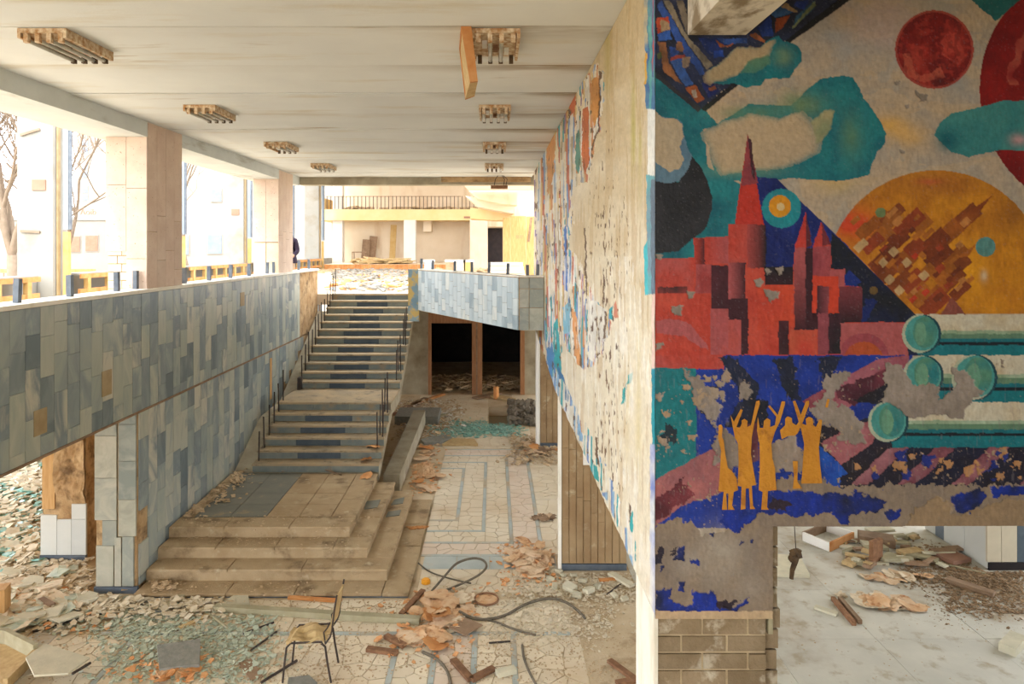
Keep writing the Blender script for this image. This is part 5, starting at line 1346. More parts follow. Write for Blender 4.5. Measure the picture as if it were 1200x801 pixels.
# steel stubs on the parapets
def stub(x, y, z, h, label, group):
    b = MB(); b.box(-.028, .028, -.028, .028, 0, h); o = obj('railing_stub', b, mt['steel'], None, label, 'stub', group); o.location = (x, y, z)
    o.rotation_euler = (R.uniform(-.04, .04), R.uniform(-.04, .04), 0)
for u in (20, 82, 137, 159, 216, 245, 270, 292, 313, 321, 350, 362):
    xx = XL-0.16; dd = xx*F/(u-UC)
    stub(xx, dd, 3.945, 0.245, 'cut grey railing stub standing on the marble band coping', 'cut railing stubs on the left coping')
for u in (507, 533, 553, 573, 595):
    t = None
    s0 = (u-UC)/F                                   # where the sight line meets the parapet's top line
    ax, ay = A.x+off.x*.1, A.y+off.y*.1; bx, by = B_.x+off.x*.1, B_.y+off.y*.1
    t = (s0*ay-ax)/((bx-ax)-s0*(by-ay))
    stub(ax+(bx-ax)*t, ay+(by-ay)*t, 4.0, 0.21, 'cut grey railing stub on the slanting parapet', 'cut railing stubs on the slanting parapet')
stub(-1.76+.05, 16.25, 4.0, 0.24, 'thick dark stub at the stair end of the slanting parapet', None)
stub(0.62, 12.32, 4.0, 0.19, 'cut grey railing stub on the short square end of the parapet', 'cut railing stubs on the parapet end'); stub(0.80, 12.32, 4.0, 0.20, 'cut grey railing stub on the short square end of the parapet', 'cut railing stubs on the parapet end')

# ------------------------------------------------------------------ debris helpers
def plank(name, label, cat, a, c, w, h, m_, z=0.0, group=None, za=None, zc=None):
    pa = G(*a); pc = G(*c); base = pa.copy(); base.z = z
    bb = MB(); bb.bar(Vector((0, 0, h/2+(za or 0))), pc-pa+Vector((0, 0, h/2+(zc or 0))), w, h)
    return obj(name, bb, mt[m_], None, label, cat, group, loc=base)
def rod(name, label, a, c, r, m_='iron', z=0.012, cat='rod', group=None, za=0, zc=0):
    pa = G(*a); pc = G(*c)
    bb = MB(); bb.tube([Vector((0, 0, r+za)), pc-pa+Vector((0, 0, r+zc))], r, 6)
    return obj(name, bb, mt[m_], None, label, cat, group, loc=pa+Vector((0, 0, z-0.002)))
def slab(name, label, cat, pts, t, m_, z=0.012, tilt=0.0, group=None):
    q = [G(u, v) for u, v in pts]; c = sum(q, Vector())/len(q)
    bb = MB(); bb.prism([(p.x-c.x, p.y-c.y) for p in q], 0, t)
    o = obj(name, bb, mt[m_], None, label, cat, group, loc=Vector((c.x, c.y, z)))
    if tilt:
        r_ = max((p-c).length for p in q); o.rotation_euler = (tilt, 0, 0); o.location.z += abs(math.sin(tilt))*r_*0.7
    return o
def crumple(name, label, cat, c, sx, sy, h, seed, m_, rz=0.0, z=0.01, group=None, base=None):
    n = 34
    s, t = np.meshgrid(np.linspace(-1, 1, n), np.linspace(-1, 1, n))
    th_ = np.arctan2(t, s)
    rr_ = 0.62+0.75*fbm(np.cos(th_)*1.5+seed*1.3+9, np.sin(th_)*1.5+seed*2.1+9, seed % 9, 4)
    x = s*rr_; y = t*rr_
    rad = np.sqrt(x**2+y**2)
    def ridge(sc, k): return 1-np.abs(2*fbm(s*sc+seed*1.7+20, t*sc+seed*.9+20, (seed+k) % 11, 2)-1)*1.6
    f = fbm(s*1.4+seed+9, t*1.4+seed*.7+9, seed % 11, 3)
    f1 = ridge(1.8, 1); f2 = ridge(4.2, 4); f3 = ridge(9, 6)
    env = np.clip(1.25-rad, 0.15, 1)
    zz = h*env*(0.15+0.55*f+0.50*np.clip(f1, 0, 1)**3+0.38*np.clip(f2, 0, 1)**2+0.16*f3)*0.75
    zz = np.maximum(zz-0.18*h, 0.003)
    x = x + 0.16*(f1-.5)+0.06*(f3-.5); y = y+0.16*(f2-.5)
    px = G(*c) if base is None else Vector(base)
    ca, sa = math.cos(rz), math.sin(rz)
    X = (x*sx*ca-y*sy*sa)/2; Y = (x*sx*sa+y*sy*ca)/2
    vs_ = np.stack([X, Y, zz], -1).reshape(-1, 3)
    bb = MB(); fs = []
    keep = (np.maximum(abs(s), abs(t))+0.30*(f2-.5)+0.25*(f3-.5) < 0.98)
    for j in range(n-1):
        for i in range(n-1):
            if keep[j, i] and keep[j+1, i] and keep[j, i+1] and keep[j+1, i+1]:
                fs.append((j*n+i, j*n+i+1, (j+1)*n+i+1, (j+1)*n+i))
    bb.add([tuple(v) for v in vs_], fs)
    o = obj(name, bb, mt[m_], None, label, cat, group, loc=Vector((px.x, px.y, z if base is None else px.z)))
    md = o.modifiers.new('thickness', 'SOLIDIFY'); md.thickness = 0.006; md.offset = 1
    return o
SOLID = [(-5.25, -4.58, 8.8, 18.5, 2.3), (-6.55, -5.8, 9.75, 10.6, 3), (0.88, 1.95, 9.42, 10.2, 2.4), (0.98, 1.7, 15.3, 16.1, 2.7), (-4.7, -1.03, 8.7, 12.1, 0.06), (-4.7, -1.35, 9.05, 12.1, 0.21), (-4.7, -1.68, 9.36, 12.1, 0.36),
         (-2.05, -1.66, 12.4, 17.3, 0.5), (6.8, 8.7, 9.45, 11, 6), (0.85, 1.68, 3.8, 4.5, 6), (-2.55, -1.35, 17.2, 18.4, 0.3), (-0.17, 0.57, 17.4, 19.35, 0.5), (-20, 20, 43.7, 60, 9), (-1.5, -0.3, 40.8, 45, 9)]
def chips(name, label, zones, n, smin, smax, m_, seed, z=0.008, cat='rubble', pile=0.0):
    """uncountable small flat fragments; zones are pixel quads on the floor"""
    rg = random.Random(seed); bb = MB()
    for i in range(n):
        q = zones[rg.randrange(len(zones))]
        zf = q[4] if len(q) > 4 else 0.0
        a, c = rg.random(), rg.random()
        p4 = [G(u, v, zf) for u, v in q[:4]]
        p = p4[0].lerp(p4[1], a).lerp(p4[3].lerp(p4[2], a), c)
        if rg.random() < 0.5: p = p + Vector((rg.gauss(0, .15), rg.gauss(0, .15), 0))
        if any(x0 < p.x < x1 and y0 < p.y < y1 and zf < zt for x0, x1, y0, y1, zt in SOLID): continue
        s = rg.uniform(smin, smax)*(0.6+0.8*rg.random()); k = rg.randint(3, 5); rot = rg.random()*6.3
        tx_, ty_ = rg.uniform(-.35, .35), rg.uniform(-.35, .35); th = s*rg.uniform(.08, .3)
        pts = [(s*(.6+.4*rg.random())*math.cos(rot+6.283*j/k), s*(.6+.4*rg.random())*math.sin(rot+6.283*j/k)) for j in range(k)]
        zb = p.z+z+rg.random()*pile
        vs_ = [(p.x+x, p.y+y, zb+x*tx_+y*ty_+s*.2) for x, y in pts] + [(p.x+x, p.y+y, zb+th+x*tx_+y*ty_+s*.2) for x, y in pts]
        bb.add(vs_, [tuple(range(k-1, -1, -1)), tuple(range(k, 2*k))] + [(j, (j+1) % k, k+(j+1) % k, k+j) for j in range(k)])
    return tag(obj(name, bb, mt[m_], None, label, cat), kind='stuff')
def cable(label, pts, r, m_='cable', name='cable', cat='cable'):
    q = [G(u, v) + Vector((0, 0, 0)) if z == 0 else G(u, v, z) for u, v, z in pts]
    q = [Vector((p.x, p.y, max(p.z, r+.012))) for p in q]
    path = []
    for i in range(len(q)-1):
        p0 = q[max(i-1, 0)]; p1 = q[i]; p2_ = q[i+1]; p3_ = q[min(i+2, len(q)-1)]
        for k in range(6):
            t = k/6
            path.append(0.5*((2*p1)+(-p0+p2_)*t+(2*p0-5*p1+4*p2_-p3_)*t*t+(-p0+3*p1-3*p2_+p3_)*t**3))
    path.append(q[-1]); base = path[0].copy(); base.z = 0
    bb = MB(); bb.tube([p-base for p in path], r, 6)
    return obj(name, bb, mt[m_], None, label, cat, smooth=True, loc=base)

SCRAPS = []
def scrap_mesh(i):
    rg = random.Random(900+i); n, m = 9, 7; vs_ = []; fs = []
    cu = rg.uniform(-.5, .9); fx_ = rg.uniform(-.4, .4); k1 = rg.uniform(.5, 1.2)*rg.choice((-1, 1)); tw = rg.uniform(-.5, .5)
    for j in range(m):
        for i2 in range(n):
            s, t = i2/(n-1)*2-1, j/(m-1)*2-1
            e = 1 - 0.22*rg.random()*(abs(s) > .9 or abs(t) > .9)
            z = 0.22*cu*s*s + 0.30*abs(s-fx_)*k1 + 0.12*tw*s*t + 0.10*math.sin(3*t+i) + rg.uniform(-.03, .03)
            vs_.append([s*.5*e*(1-.25*abs(t)*(i % 2)), t*.34*e*(1-.2*abs(s)), z*.45])
    zm = min(v[2] for v in vs_)
    for v in vs_: v[2] -= zm
    for j in range(m-1):
        for i2 in range(n-1):
            if (j, i2) in ((0, 0), (m-2, n-2), (0, n-2)) and i % 3: continue
            fs.append((j*n+i2, j*n+i2+1, (j+1)*n+i2+1, (j+1)*n+i2))
    return vs_, fs
SM = {}
def scrap(u, v, size, m_, z, label, group, rg, squash=0.6):
    i = rg.randrange(6)
    if (i, m_) not in SM:
        vs_, fs = scrap_mesh(i); mb = MB(); mb.add(vs_, fs); me = mb.mesh('torn_scrap'); me.materials.append(mt[m_]); SM[(i, m_)] = me
    o = link('torn_scrap', SM[(i, m_)]); tag(o, label, 'paper', group)
    p = G(u, v); o.location = (p.x, p.y, z); o.scale = (size, size, size*squash); o.rotation_euler = (rg.uniform(-.12, .12), rg.uniform(-.12, .12), rg.random()*6.28)
    md = o.modifiers.new('thickness', 'SOLIDIFY'); md.thickness = 0.008; md.offset = 1
    return o
def heap(cu, cv, ru, rv, n, smin, smax, mats, what, top, seed):
    rg = random.Random(seed)
    for k in range(n):
        a = rg.random()*6.283; r = math.sqrt(rg.random())
        m_ = mats[k % len(mats)]
        q_ = G(cu+ru*r*math.cos(a), cv+rv*r*math.sin(a))
        if any(x0-.1 < q_.x < x1+.1 and y0-.1 < q_.y < y1+.1 for x0, x1, y0, y1, zt in SOLID): continue
        col_ = {'paper': 'tan', 'paper_peach': 'peach', 'wood_orange': 'orange', 'wood_brown': 'brown', 'paper_grey': 'pale'}[m_]
        scrap(cu+ru*r*math.cos(a), cv+rv*r*math.sin(a), rg.uniform(smin, smax), m_, 0.014+top*(1-r)*rg.random(), col_+' torn scrap '+what, col_+' scraps '+what, rg)

# ------------------------------------------------------------------ broken chair
cx0 = G(333, 800); 
ch = empty('broken_chair', (-1.94, 7.22, 0.011), 'broken chair with thin iron frame and torn seat in front of the timber', 'chair')
fx, rx_ = -0.215, 0.225
for s, yy in ((-1, -0.17), (1, 0.17)):
    b = MB(); b.tube([(fx-.02, yy, 0), (fx, yy, 0.20), (fx+.02, yy, 0.36), (fx+.06, yy, 0.405)], 0.011, 6); obj('leg', b, mt['iron'], ch)
    b = MB(); b.tube([(rx_+.04, yy, 0), (rx_, yy, 0.22), (rx_-.02, yy, 0.37), (rx_-.06, yy, 0.405)], 0.011, 6); obj('leg', b, mt['iron'], ch)
    b = MB(); b.tube([(fx+.05, yy, 0.405), (0.02, yy, 0.415), (rx_-.05, yy, 0.42)], 0.010, 6); obj('side_rail', b, mt['iron'], ch)
    b = MB(); b.tube([(rx_-.02, yy, 0.40), (rx_+.03, yy, 0.47), (rx_+.05, yy, 0.54), (rx_+.07, yy, 0.72), (rx_+.10, yy, 0.90)], 0.010, 6); obj('back_post', b, mt['iron'], ch)
    b = MB(); b.tube([(rx_-.02, yy, 0.41), (rx_-.035, yy, 0.52), (rx_+.0, yy, 0.56), (rx_+.03, yy, 0.62)], 0.008, 6); obj('brace', b, mt['iron'], ch)
n = 14; bb = MB(); vs_ = []; fs = []
for j in range(n):
    for i in range(n):
        s, t = i/(n-1)*2-1, j/(n-1)*2-1
        zz = 0.428+0.018*math.sin(5*s+2*t)+0.012*math.sin(9*t+3)-(0.03 if s < -.75 else 0)
        vs_.append((s*(0.21+0.01*math.sin(8*t)), t*(0.175+0.01*math.sin(7*s)), zz))
for j in range(n-1):
    for i in range(n-1): fs.append((j*n+i, j*n+i+1, (j+1)*n+i+1, (j+1)*n+i))
bb.add(vs_, fs); o = obj('seat', bb, mt['cloth'], ch, 'torn buckled tan seat'); md = o.modifiers.new('t', 'SOLIDIFY'); md.thickness = 0.014
bb = MB(); vs_ = []; fs = []
for j in range(8):
    for i in range(8):
        t, z_ = j/7*2-1, i/7
        if True: vs_.append((rx_+.055+0.055*z_+0.012*math.cos(3*t), t*0.17*(1-0.25*z_*z_), 0.60+0.32*z_-0.05*abs(t)*z_))
for j in range(7):
    for i in range(7): fs.append((j*8+i, j*8+i+1, (j+1)*8+i+1, (j+1)*8+i))
bb.add(vs_, fs); o = obj('backrest', bb, mt['cloth'], ch, 'peeling tan backrest'); md = o.modifiers.new('t', 'SOLIDIFY'); md.thickness = 0.02; md.offset = 0

# ------------------------------------------------------------------ foreground pieces
plank('timber', 'long grey-green timber lying in front of the podium', 'timber', (252, 716), (492, 731), 0.09, 0.07, 'wood_grey', z=0.012)
rod('iron_bar', 'long black bar across the rubble left of the grey slab', (38, 742), (170, 709), 0.014)
rod('iron_bar', 'short dark bar left of the chair under the timber', (285, 744), (321, 731), 0.012)
rod('iron_bar', 'short dark bar left of the chair beside its seat', (294, 764), (324, 742), 0.012)
rod('iron_bar', 'black bar passing under the front leg of the chair', (306, 802), (348, 776), 0.014)
rod('grey_pipe', 'thin pale grey pipe below the end of the timber', (244, 721), (267, 738), 0.016, 'wood_grey', cat='pipe')
rod('grey_pipe', 'thin grey pipe by the foot of the marble pillar', (153, 718), (195, 719), 0.014, 'steel', cat='pipe')
plank('rusty_strip', 'short flat rusty strip left of the chair legs', 'strip', (287, 776), (301, 797), 0.13, 0.015, 'wood_brown', z=0.012)
plank('wood_lath', 'tan lath in the green glass left of the timber', 'lath', (210, 738), (245, 722), 0.06, 0.02, 'wood_pale', z=0.012)
slab('stone_slab', 'square grey stone slab lying in green glass shards', 'slab', [(187, 790), (184, 764), (235, 757), (234, 785)], 0.035, 'slab_grey', 0.03, 0.05)
slab('stone_slab', 'dark grey stone slab under the chair', 'slab', [(336, 812), (338, 798), (362, 795), (372, 804), (370, 812)], 0.03, 'slab_grey', 0.012)
slab('stone_slab', 'pale angular slab at the podium foot behind the timber', 'slab', [(262, 708), (275, 700), (291, 701), (293, 713), (275, 716)], 0.03, 'slab_pale', 0.012)
slab('brown_board', 'square brown board beside the large torn paper heap', 'board', [(522, 738), (540, 727), (566, 738), (545, 750)], 0.014, 'wood_brown', 0.05)
plank('stone_block', 'short pale stone block at the foot of the corridor', 'block', (582, 793), (604, 788), 0.09, 0.05, 'slab_pale', z=0.012)
plank('wood_block', 'small dark wood block in rubble left of the marble pillar', 'block', (48, 708), (62, 716), 0.07, 0.07, 'wood_brown', z=0.02)
plank('wood_block', 'pale broken lath at the podium foot right of the marble pillar', 'lath', (196, 712), (216, 699), 0.08, 0.04, 'wood_grey', z=0.012)
plank('wood_piece', 'bright orange wood piece beside the upright wooden block', 'wood', (2, 700), (22, 683), 0.09, 0.05, 'wood_orange', z=0.02)
plank('plank', 'thin reddish plank at the podium edge behind the timber', 'plank', (338, 702), (400, 706), 0.06, 0.03, 'wood_orange', z=0.012)
plank('rusty_strip', 'curled rusty strip left of the torn paper heap', 'strip', (430, 763), (466, 768), 0.07, 0.04, 'rust', z=0.012)
plank('rusty_strip', 'rusty strip crossing behind the curled strip', 'strip', (452, 748), (474, 760), 0.07, 0.04, 'rust', z=0.015)
plank('rusty_bar', 'rusty bar slanting up the torn paper heap', 'strip', (470, 722), (496, 698), 0.07, 0.03, 'rust', z=0.012, zc=0.05)
rb = empty('angle_iron', G(552, 800), 'bent rusty angle iron in front of the paper heap', 'strip')
pa = G(552, 800)
for q in ((531, 776), (579, 786)):
    bb = MB(); bb.bar((0, 0, .035), G(*q)-pa+Vector((0, 0, .035)), 0.08, 0.03); obj('arm', bb, mt['rust'], rb)
rb = empty('angle_iron', G(745, 800), 'rusty bracket with two arms at the foot of the pier', 'strip')
pa = G(745, 800)
for q in ((714, 777), (722, 804)):
    bb = MB(); bb.bar((0, 0, .035), G(*q)-pa+Vector((0, 0, .035)), 0.07, 0.03); obj('arm', bb, mt['rust'], rb)
rod('iron_bar', 'short dark bar right of the paper heap', (573, 755), (598, 753), 0.010)
# open box lid in the corner
bx_ = empty('wooden_box', G(20, 800), 'broken flat wooden box lying in rubble under the marble band', 'box')
pa = G(20, 800)
def bpart(nm, a, c, w, h, z, m_):
    bb = MB(); bb.bar(G(*a)-pa+Vector((0, 0, z)), G(*c)-pa+Vector((0, 0, z)), w, h); obj(nm, bb, mt[m_], bx_)
bpart('rim', (-30, 752), (8, 758), 0.05, 0.16, 0.12, 'wood_grey'); bpart('rim', (8, 758), (42, 776), 0.05, 0.16, 0.12, 'wood_grey'); bpart('rim', (42, 776), (6, 812), 0.05, 0.10, 0.10, 'wood_pale')
bb = MB(); q = [G(u, v)-pa for u, v in ((-40, 754), (8, 760), (42, 778), (6, 814), (-60, 820))]; bb.prism([(p.x, p.y) for p in q], 0.03, 0.05); obj('bottom', bb, mt['wood_pale'], bx_)
slab('fibre_board', 'pale bent board leaning on the broken wooden box', 'board', [(30, 790), (52, 770), (105, 790), (80, 812), (40, 815)], 0.02, 'slab_pale', 0.14, -0.08)
rod('iron_bar', 'black bar end beside the pale bent board', (85, 803), (106, 790), 0.014, za=.1, zc=.1)
plank('wood_block', 'upright wooden block beside the broken wooden box', 'block', (-6, 722), (9, 720), 0.20, 0.34, 'wood', z=0.01)

# torn paper and insulation
crumple('torn_paper', 'large heap of torn tan wall covering in front of the podium corner', 'paper', (520, 722), 0.66, 0.5, 0.12, 3, 'paper', 0.4)
crumple('torn_paper', 'large peach heap of torn covering by the strip-clad pillar', 'paper', (622, 660), 0.55, 0.70, 0.10, 15, 'paper_peach', 0.5)
crumple('torn_paper', 'small folded pinkish stack left of the strip-clad pillar', 'paper', (636, 607), 0.42, 0.24, 0.09, 20, 'wood_brown', 0.0)
crumple('torn_paper', 'large orange heap beside the concrete beam', 'paper', (497, 552), 0.5, 1.2, 0.10, 24, 'paper', 0.2)
crumple('torn_paper', 'orange leaf of covering on the lowest podium tier', 'paper', (490, 623), 0.32, 0.12, 0.04, 28, 'wood_orange', 0.1, z=0.065)
heap(518, 718, 34, 22, 22, .20, .42, ('paper', 'paper_peach', 'paper', 'paper_grey', 'wood_orange'), 'in the heap before the podium corner', .16, 1)
heap(498, 752, 28, 12, 10, .22, .40, ('paper', 'wood_orange', 'paper_peach'), 'spilling below the podium corner heap', .05, 2)
heap(618, 656, 26, 22, 16, .24, .46, ('paper_peach', 'paper', 'paper_peach'), 'in the peach heap by the strip-clad pillar', .12, 3)
heap(636, 607, 10, 5, 3, .26, .36, ('wood_brown', 'paper_peach'), 'in the small stack left of the strip-clad pillar', .05, 4)
heap(632, 528, 24, 9, 12, .3, .6, ('paper_peach', 'wood_orange', 'wood_brown'), 'around the foot of the far pillar', .03, 5)
heap(496, 552, 16, 30, 18, .25, .5, ('wood_orange', 'paper', 'paper_peach', 'wood_brown'), 'beside the concrete beam', .10, 6)
heap(180, 706, 8, 3, 2, .30, .36, ('wood_orange',), 'at the podium foot right of the marble pillar', .02, 7)
heap(258, 706, 20, 5, 4, .24, .34, ('paper_peach', 'wood_orange'), 'at the left end of the long timber', .02, 8)
heap(205, 790, 30, 8, 6, .20, .32, ('paper', 'wood_orange'), 'around the grey stone slab', .01, 9)
heap(62, 705, 60, 20, 16, .20, .36, ('paper', 'paper_grey', 'wood_orange', 'paper_peach'), 'in the rubble left of the marble pillar', .06, 10)
heap(1026, 707, 14, 8, 5, .30, .46, ('paper_grey', 'paper'), 'on the side room floor beside the rails', .05, 11)
heap(1056, 710, 16, 6, 5, .30, .46, ('paper_peach', 'paper'), 'right of the pale scraps in the side room', .04, 12)
heap(1045, 678, 50, 6, 12, .18, .34, ('paper_peach', 'paper', 'paper_grey'), 'along the edge of the side room laths', .03, 13)
heap(395, 560, 40, 6, 0, .2, .3, ('paper',), 'x', .0, 14)
for k, (x_, y_, z_) in enumerate(((-2.2, 11.86, .525), (-2.2, 12.53, .832), (-2.28, 12.25, .68))):
    rg = random.Random(60+k); o = scrap(500, 600, .32, 'wood_orange', z_, 'orange torn scrap caught on the right end of the lower stairs', 'orange scraps on the lower stairs', rg); o.location = (x_, y_, z_+.01)
# cables
cable('dark cable bent into a tall loop by the podium corner', [(505, 694, .02), (520, 676, .1), (535, 660, .16), (553, 654, .18), (566, 656, .16), (570, 664, .12), (560, 674, .08), (540, 684, .05), (520, 692, .03), (508, 697, .02)], 0.016)
cable('thin cable running from the podium edge to the loop', [(490, 661, 0), (505, 672, 0), (530, 680, 0), (552, 685, 0)], 0.010)
cable('thick cable curving over the rubble right of the torn heap', [(538, 716, .05), (560, 726, .02), (590, 722, .02), (615, 708, .03), (640, 701, .05), (660, 704, .04), (675, 714, .02), (686, 727, 0)], 0.016)
cable('straight cable crossing below the thick curved cable', [(540, 722, .04), (575, 728, .01), (605, 739, .01), (628, 745, .01)], 0.012)
cable('cable leaving the torn heap towards the gallery', [(495, 764, .02), (512, 774, .01), (524, 788, .01), (529, 806, .01)], 0.016)
cable('short bent cable in the dust before the pier', [(612, 757, .01), (614, 772, .01), (620, 788, .01), (628, 803, .01)], 0.014)
rg_ = empty('metal_ring', G(570, 704), 'rusty metal ring lying between the paper heaps', 'ring')
bb = MB(); bb.tube([(0.15*math.cos(a*math.pi/12), 0.15*math.sin(a*math.pi/12), 0.03) for a in range(25)], 0.012, 6); obj('rim', bb, mt['rust'], rg_, smooth=True)
bb = MB(); bb.prism([(0.14*math.cos(a*math.pi/10), 0.14*math.sin(a*math.pi/10)) for a in range(20)], 0.012, 0.02); obj('disc', bb, mt['paper'], rg_)
bb = MB(); bb.prism([(0.06*math.cos(a*math.pi/6), 0.05*math.sin(a*math.pi/6)) for a in range(12)], 0, 0.045)
oc = empty('orange_cap', G(499, 684)+Vector((0, 0, .011)), 'small bright orange cap by the podium corner', 'cap'); obj('rim', bb, mt['orange_paint'], oc)
bb = MB(); bb.prism([(0.045*math.cos(a*math.pi/6), 0.04*math.sin(a*math.pi/6)) for a in range(12)], 0.045, 0.06); obj('crown', bb, mt['orange_paint'], oc)
# around the strip-clad pillar
plank('plank', 'beige plank leaning by the foot of the strip-clad pillar', 'plank', (715, 675), (741, 690), 0.10, 0.03, 'slab_pale', z=0.03)
plank('plank', 'brown lath behind the beige plank', 'lath', (702, 682), (725, 680), 0.05, 0.03, 'wood_orange', z=0.012)
rod('iron_bar', 'thin bar under the beige plank', (711, 698), (727, 686), 0.010)
for i, (u, v) in enumerate(((645, 682), (660, 676), (672, 676), (683, 683), (668, 692), (690, 695), (676, 700), (650, 690), (720, 700), (732, 704), (700, 690), (655, 672))):
    bb = MB(); s = R.uniform(.05, .11); bb.cbox((0, 0, s*.3), (s*1.5, s, s*.6), (R.uniform(-.2, .2), R.uniform(-.2, .2), 0))
    o = obj('plaster_chunk', bb, mt['slab_pale'], None, 'pale plaster chunk in front of the strip-clad pillar', 'rubble', 'plaster chunks before the strip-clad pillar', loc=G(u, v)+Vector((0, 0, .018))); o.rotation_euler = (0, 0, R.random()*3)
# corridor
slab('stone_slab', 'dark grey slab lying across the corridor', 'slab', [(493, 518), (505, 514), (526, 512), (530, 516), (515, 521), (497, 522)], 0.06, 'slab_grey', 0.012)
slab('brown_board', 'tan board beside the dark slab in the corridor', 'board', [(518, 523), (530, 516), (556, 517), (560, 523)], 0.05, 'wood_pale', 0.012)
rkb = MB(); rr_ = random.Random(3)
for i in range(110): 
    u, v = rr_.uniform(597, 630), rr_.uniform(474, 500); p = G(u, v); s = rr_.uniform(.06, .2); rkb.cbox((p.x, p.y, s*.3+rr_.uniform(0, .28)*(1-abs(v-487)/16)), (s, s*.9, s*.7), (rr_.random()*3, rr_.random()*3, rr_.random()*3))
tag(obj('rubble_heap', rkb, mt['rock'], None, 'grey heap of rubble beside the floor pit', 'rubble'), kind='stuff')
for i, (a, c, w, m_, l) in enumerate((((470, 482), (500, 468), .2, 'wood_brown', 'brown plank slanting by the foot of the doorway wall'), ((482, 476), (520, 463), .12, 'wood_orange', 'thin orange plank reaching into the doorway'), ((490, 484), (512, 488), .08, 'white', 'white lath among the corridor debris'), ((556, 468), (585, 462), .25, 'wood_brown', 'brown board across the right door opening'), ((575, 464), (600, 470), .3, 'wood_pale', 'tan board beside the pit'), ((488, 494), (528, 486), .1, 'wood_grey', 'grey lath across the corridor'))):
    plank('plank', l, 'plank', a, c, w, 0.05, m_, z=0.015)
plank('wood_post', 'short upright orange wood post at the doorway', 'post', (580, 468), (583, 467), 0.1, 0.36, 'wood_orange', z=0.01)
crumple('red_cloth', 'faded red cloth on the floor near the stairs', 'cloth', (468, 486), 0.9, 0.4, 0.08, 50, 'winrust', 0)
# side room
wf = empty('square_crate_rim', G(970, 640), 'square wooden frame with two white sides lying in the side room', 'frame')
pa = G(970, 640)
for a, c, m_ in (((941, 634), (972, 647), 'white'), ((972, 647), (1000, 634), 'wood_orange'), ((1000, 634), (968, 623), 'white'), ((968, 623), (941, 634), 'wood_brown')):
    bb = MB(); bb.bar(G(*a)-pa+Vector((0, 0, .08)), G(*c)-pa+Vector((0, 0, .08)), 0.03, 0.13); obj('side', bb, mt[m_], wf)
slab('fibre_board', 'pale board on edge beside the brick reveal in the side room', 'board', [(880, 676), (880, 652), (937, 655), (949, 678)], 0.05, 'slab_pale', 0.012)
plank('rail', 'rusty rail lying in the middle of the side room floor', 'rail', (976, 704), (1001, 734), 0.05, 0.05, 'rust', z=0.012)
plank('rail', 'rusty rail alongside the first in the side room', 'rail', (984, 704), (1008, 732), 0.05, 0.05, 'wood_brown', z=0.012)
plank('lamp_strip', 'cream lamp strip lying left of the rusty rails', 'strip', (955, 713), (981, 722), 0.08, 0.03, 'slab_pale', z=0.012)
crumple('yellow_lump', 'small yellow lump behind the rusty rails', 'lump', (986, 699), 0.14, 0.12, 0.09, 52, 'paper_grey', 0)
plank('plank', 'thick pinkish plank behind the wooden frame', 'plank', (1006, 634), (1048, 640), 0.26, 0.12, 'wood_brown', z=0.012)
plank('wood_block', 'short upright rusty channel among the laths', 'channel', (1024, 660), (1029, 662), 0.24, 0.34, 'rust', z=0.012)
rr_ = random.Random(12)
for i in range(44):
    u, v = rr_.uniform(985, 1112), rr_.uniform(626, 668); a = rr_.uniform(-22, 22); m_ = ['wood_pale', 'slab_pale', 'wood_grey', 'wood_brown'][i % 4]
    plank('lath', ['pale wooden lath among the side room debris', 'cream broken strip among the side room debris', 'grey lath among the side room debris', 'brown lath among the side room debris'][i % 4], 'lath', (u, v), (u+a*1.5+8, v+rr_.uniform(-6, 7)), rr_.uniform(.06, .15), rr_.uniform(.02, .05), m_, z=0.012+i*.0015, group=['pale laths', 'cream strips', 'grey laths', 'brown laths'][i % 4]+' in the side room')
plank('rusty_sheet', 'long reddish sheet strip beside the marble side room pillar', 'sheet', (1098, 648), (1128, 662), 0.34, 0.06, 'winrust', z=0.015)
plank('lath', 'long pinkish warped strip on the dirt in the side room', 'strip', (1110, 682), (1165, 700), 0.12, 0.06, 'wood_brown', z=0.012)
rod('thin_pipe', 'thin pale pipe on the dirt by the marble side room pillar', (1112, 664), (1156, 674), 0.014, 'wood_grey', cat='pipe')
plank('stone_block', 'pale broken block lying alone on the side room floor', 'block', (1180, 767), (1194, 752), 0.16, 0.09, 'slab_pale', z=0.012)
hg = empty('hanging_scrap', P(931, 678, 4.6), 'charred rusty scrap hanging on a wire in the mural opening', 'scrap')
bb = MB(); bb.tube([(-.02, 0, 0), (-.012, .004, .06), (.004, -.004, .12), (.03, 0, .20)], .014, 5, .022); obj('scrap', bb, mt['socket'], hg)
bb = MB(); [bb.cbox((R.uniform(-.05, .04), R.uniform(-.02, .02), .16+R.uniform(-.03, .03)), (R.uniform(.03, .06), .03, R.uniform(.02, .05)), (R.random(), R.random(), R.random())) for _ in range(6)]; obj('clump', bb, mt['socket'], hg)
bb = MB(); bb.tube([(.01, 0, .19), (.0, 0, .36)], 0.003, 4); obj('wire', bb, mt['iron'], hg)

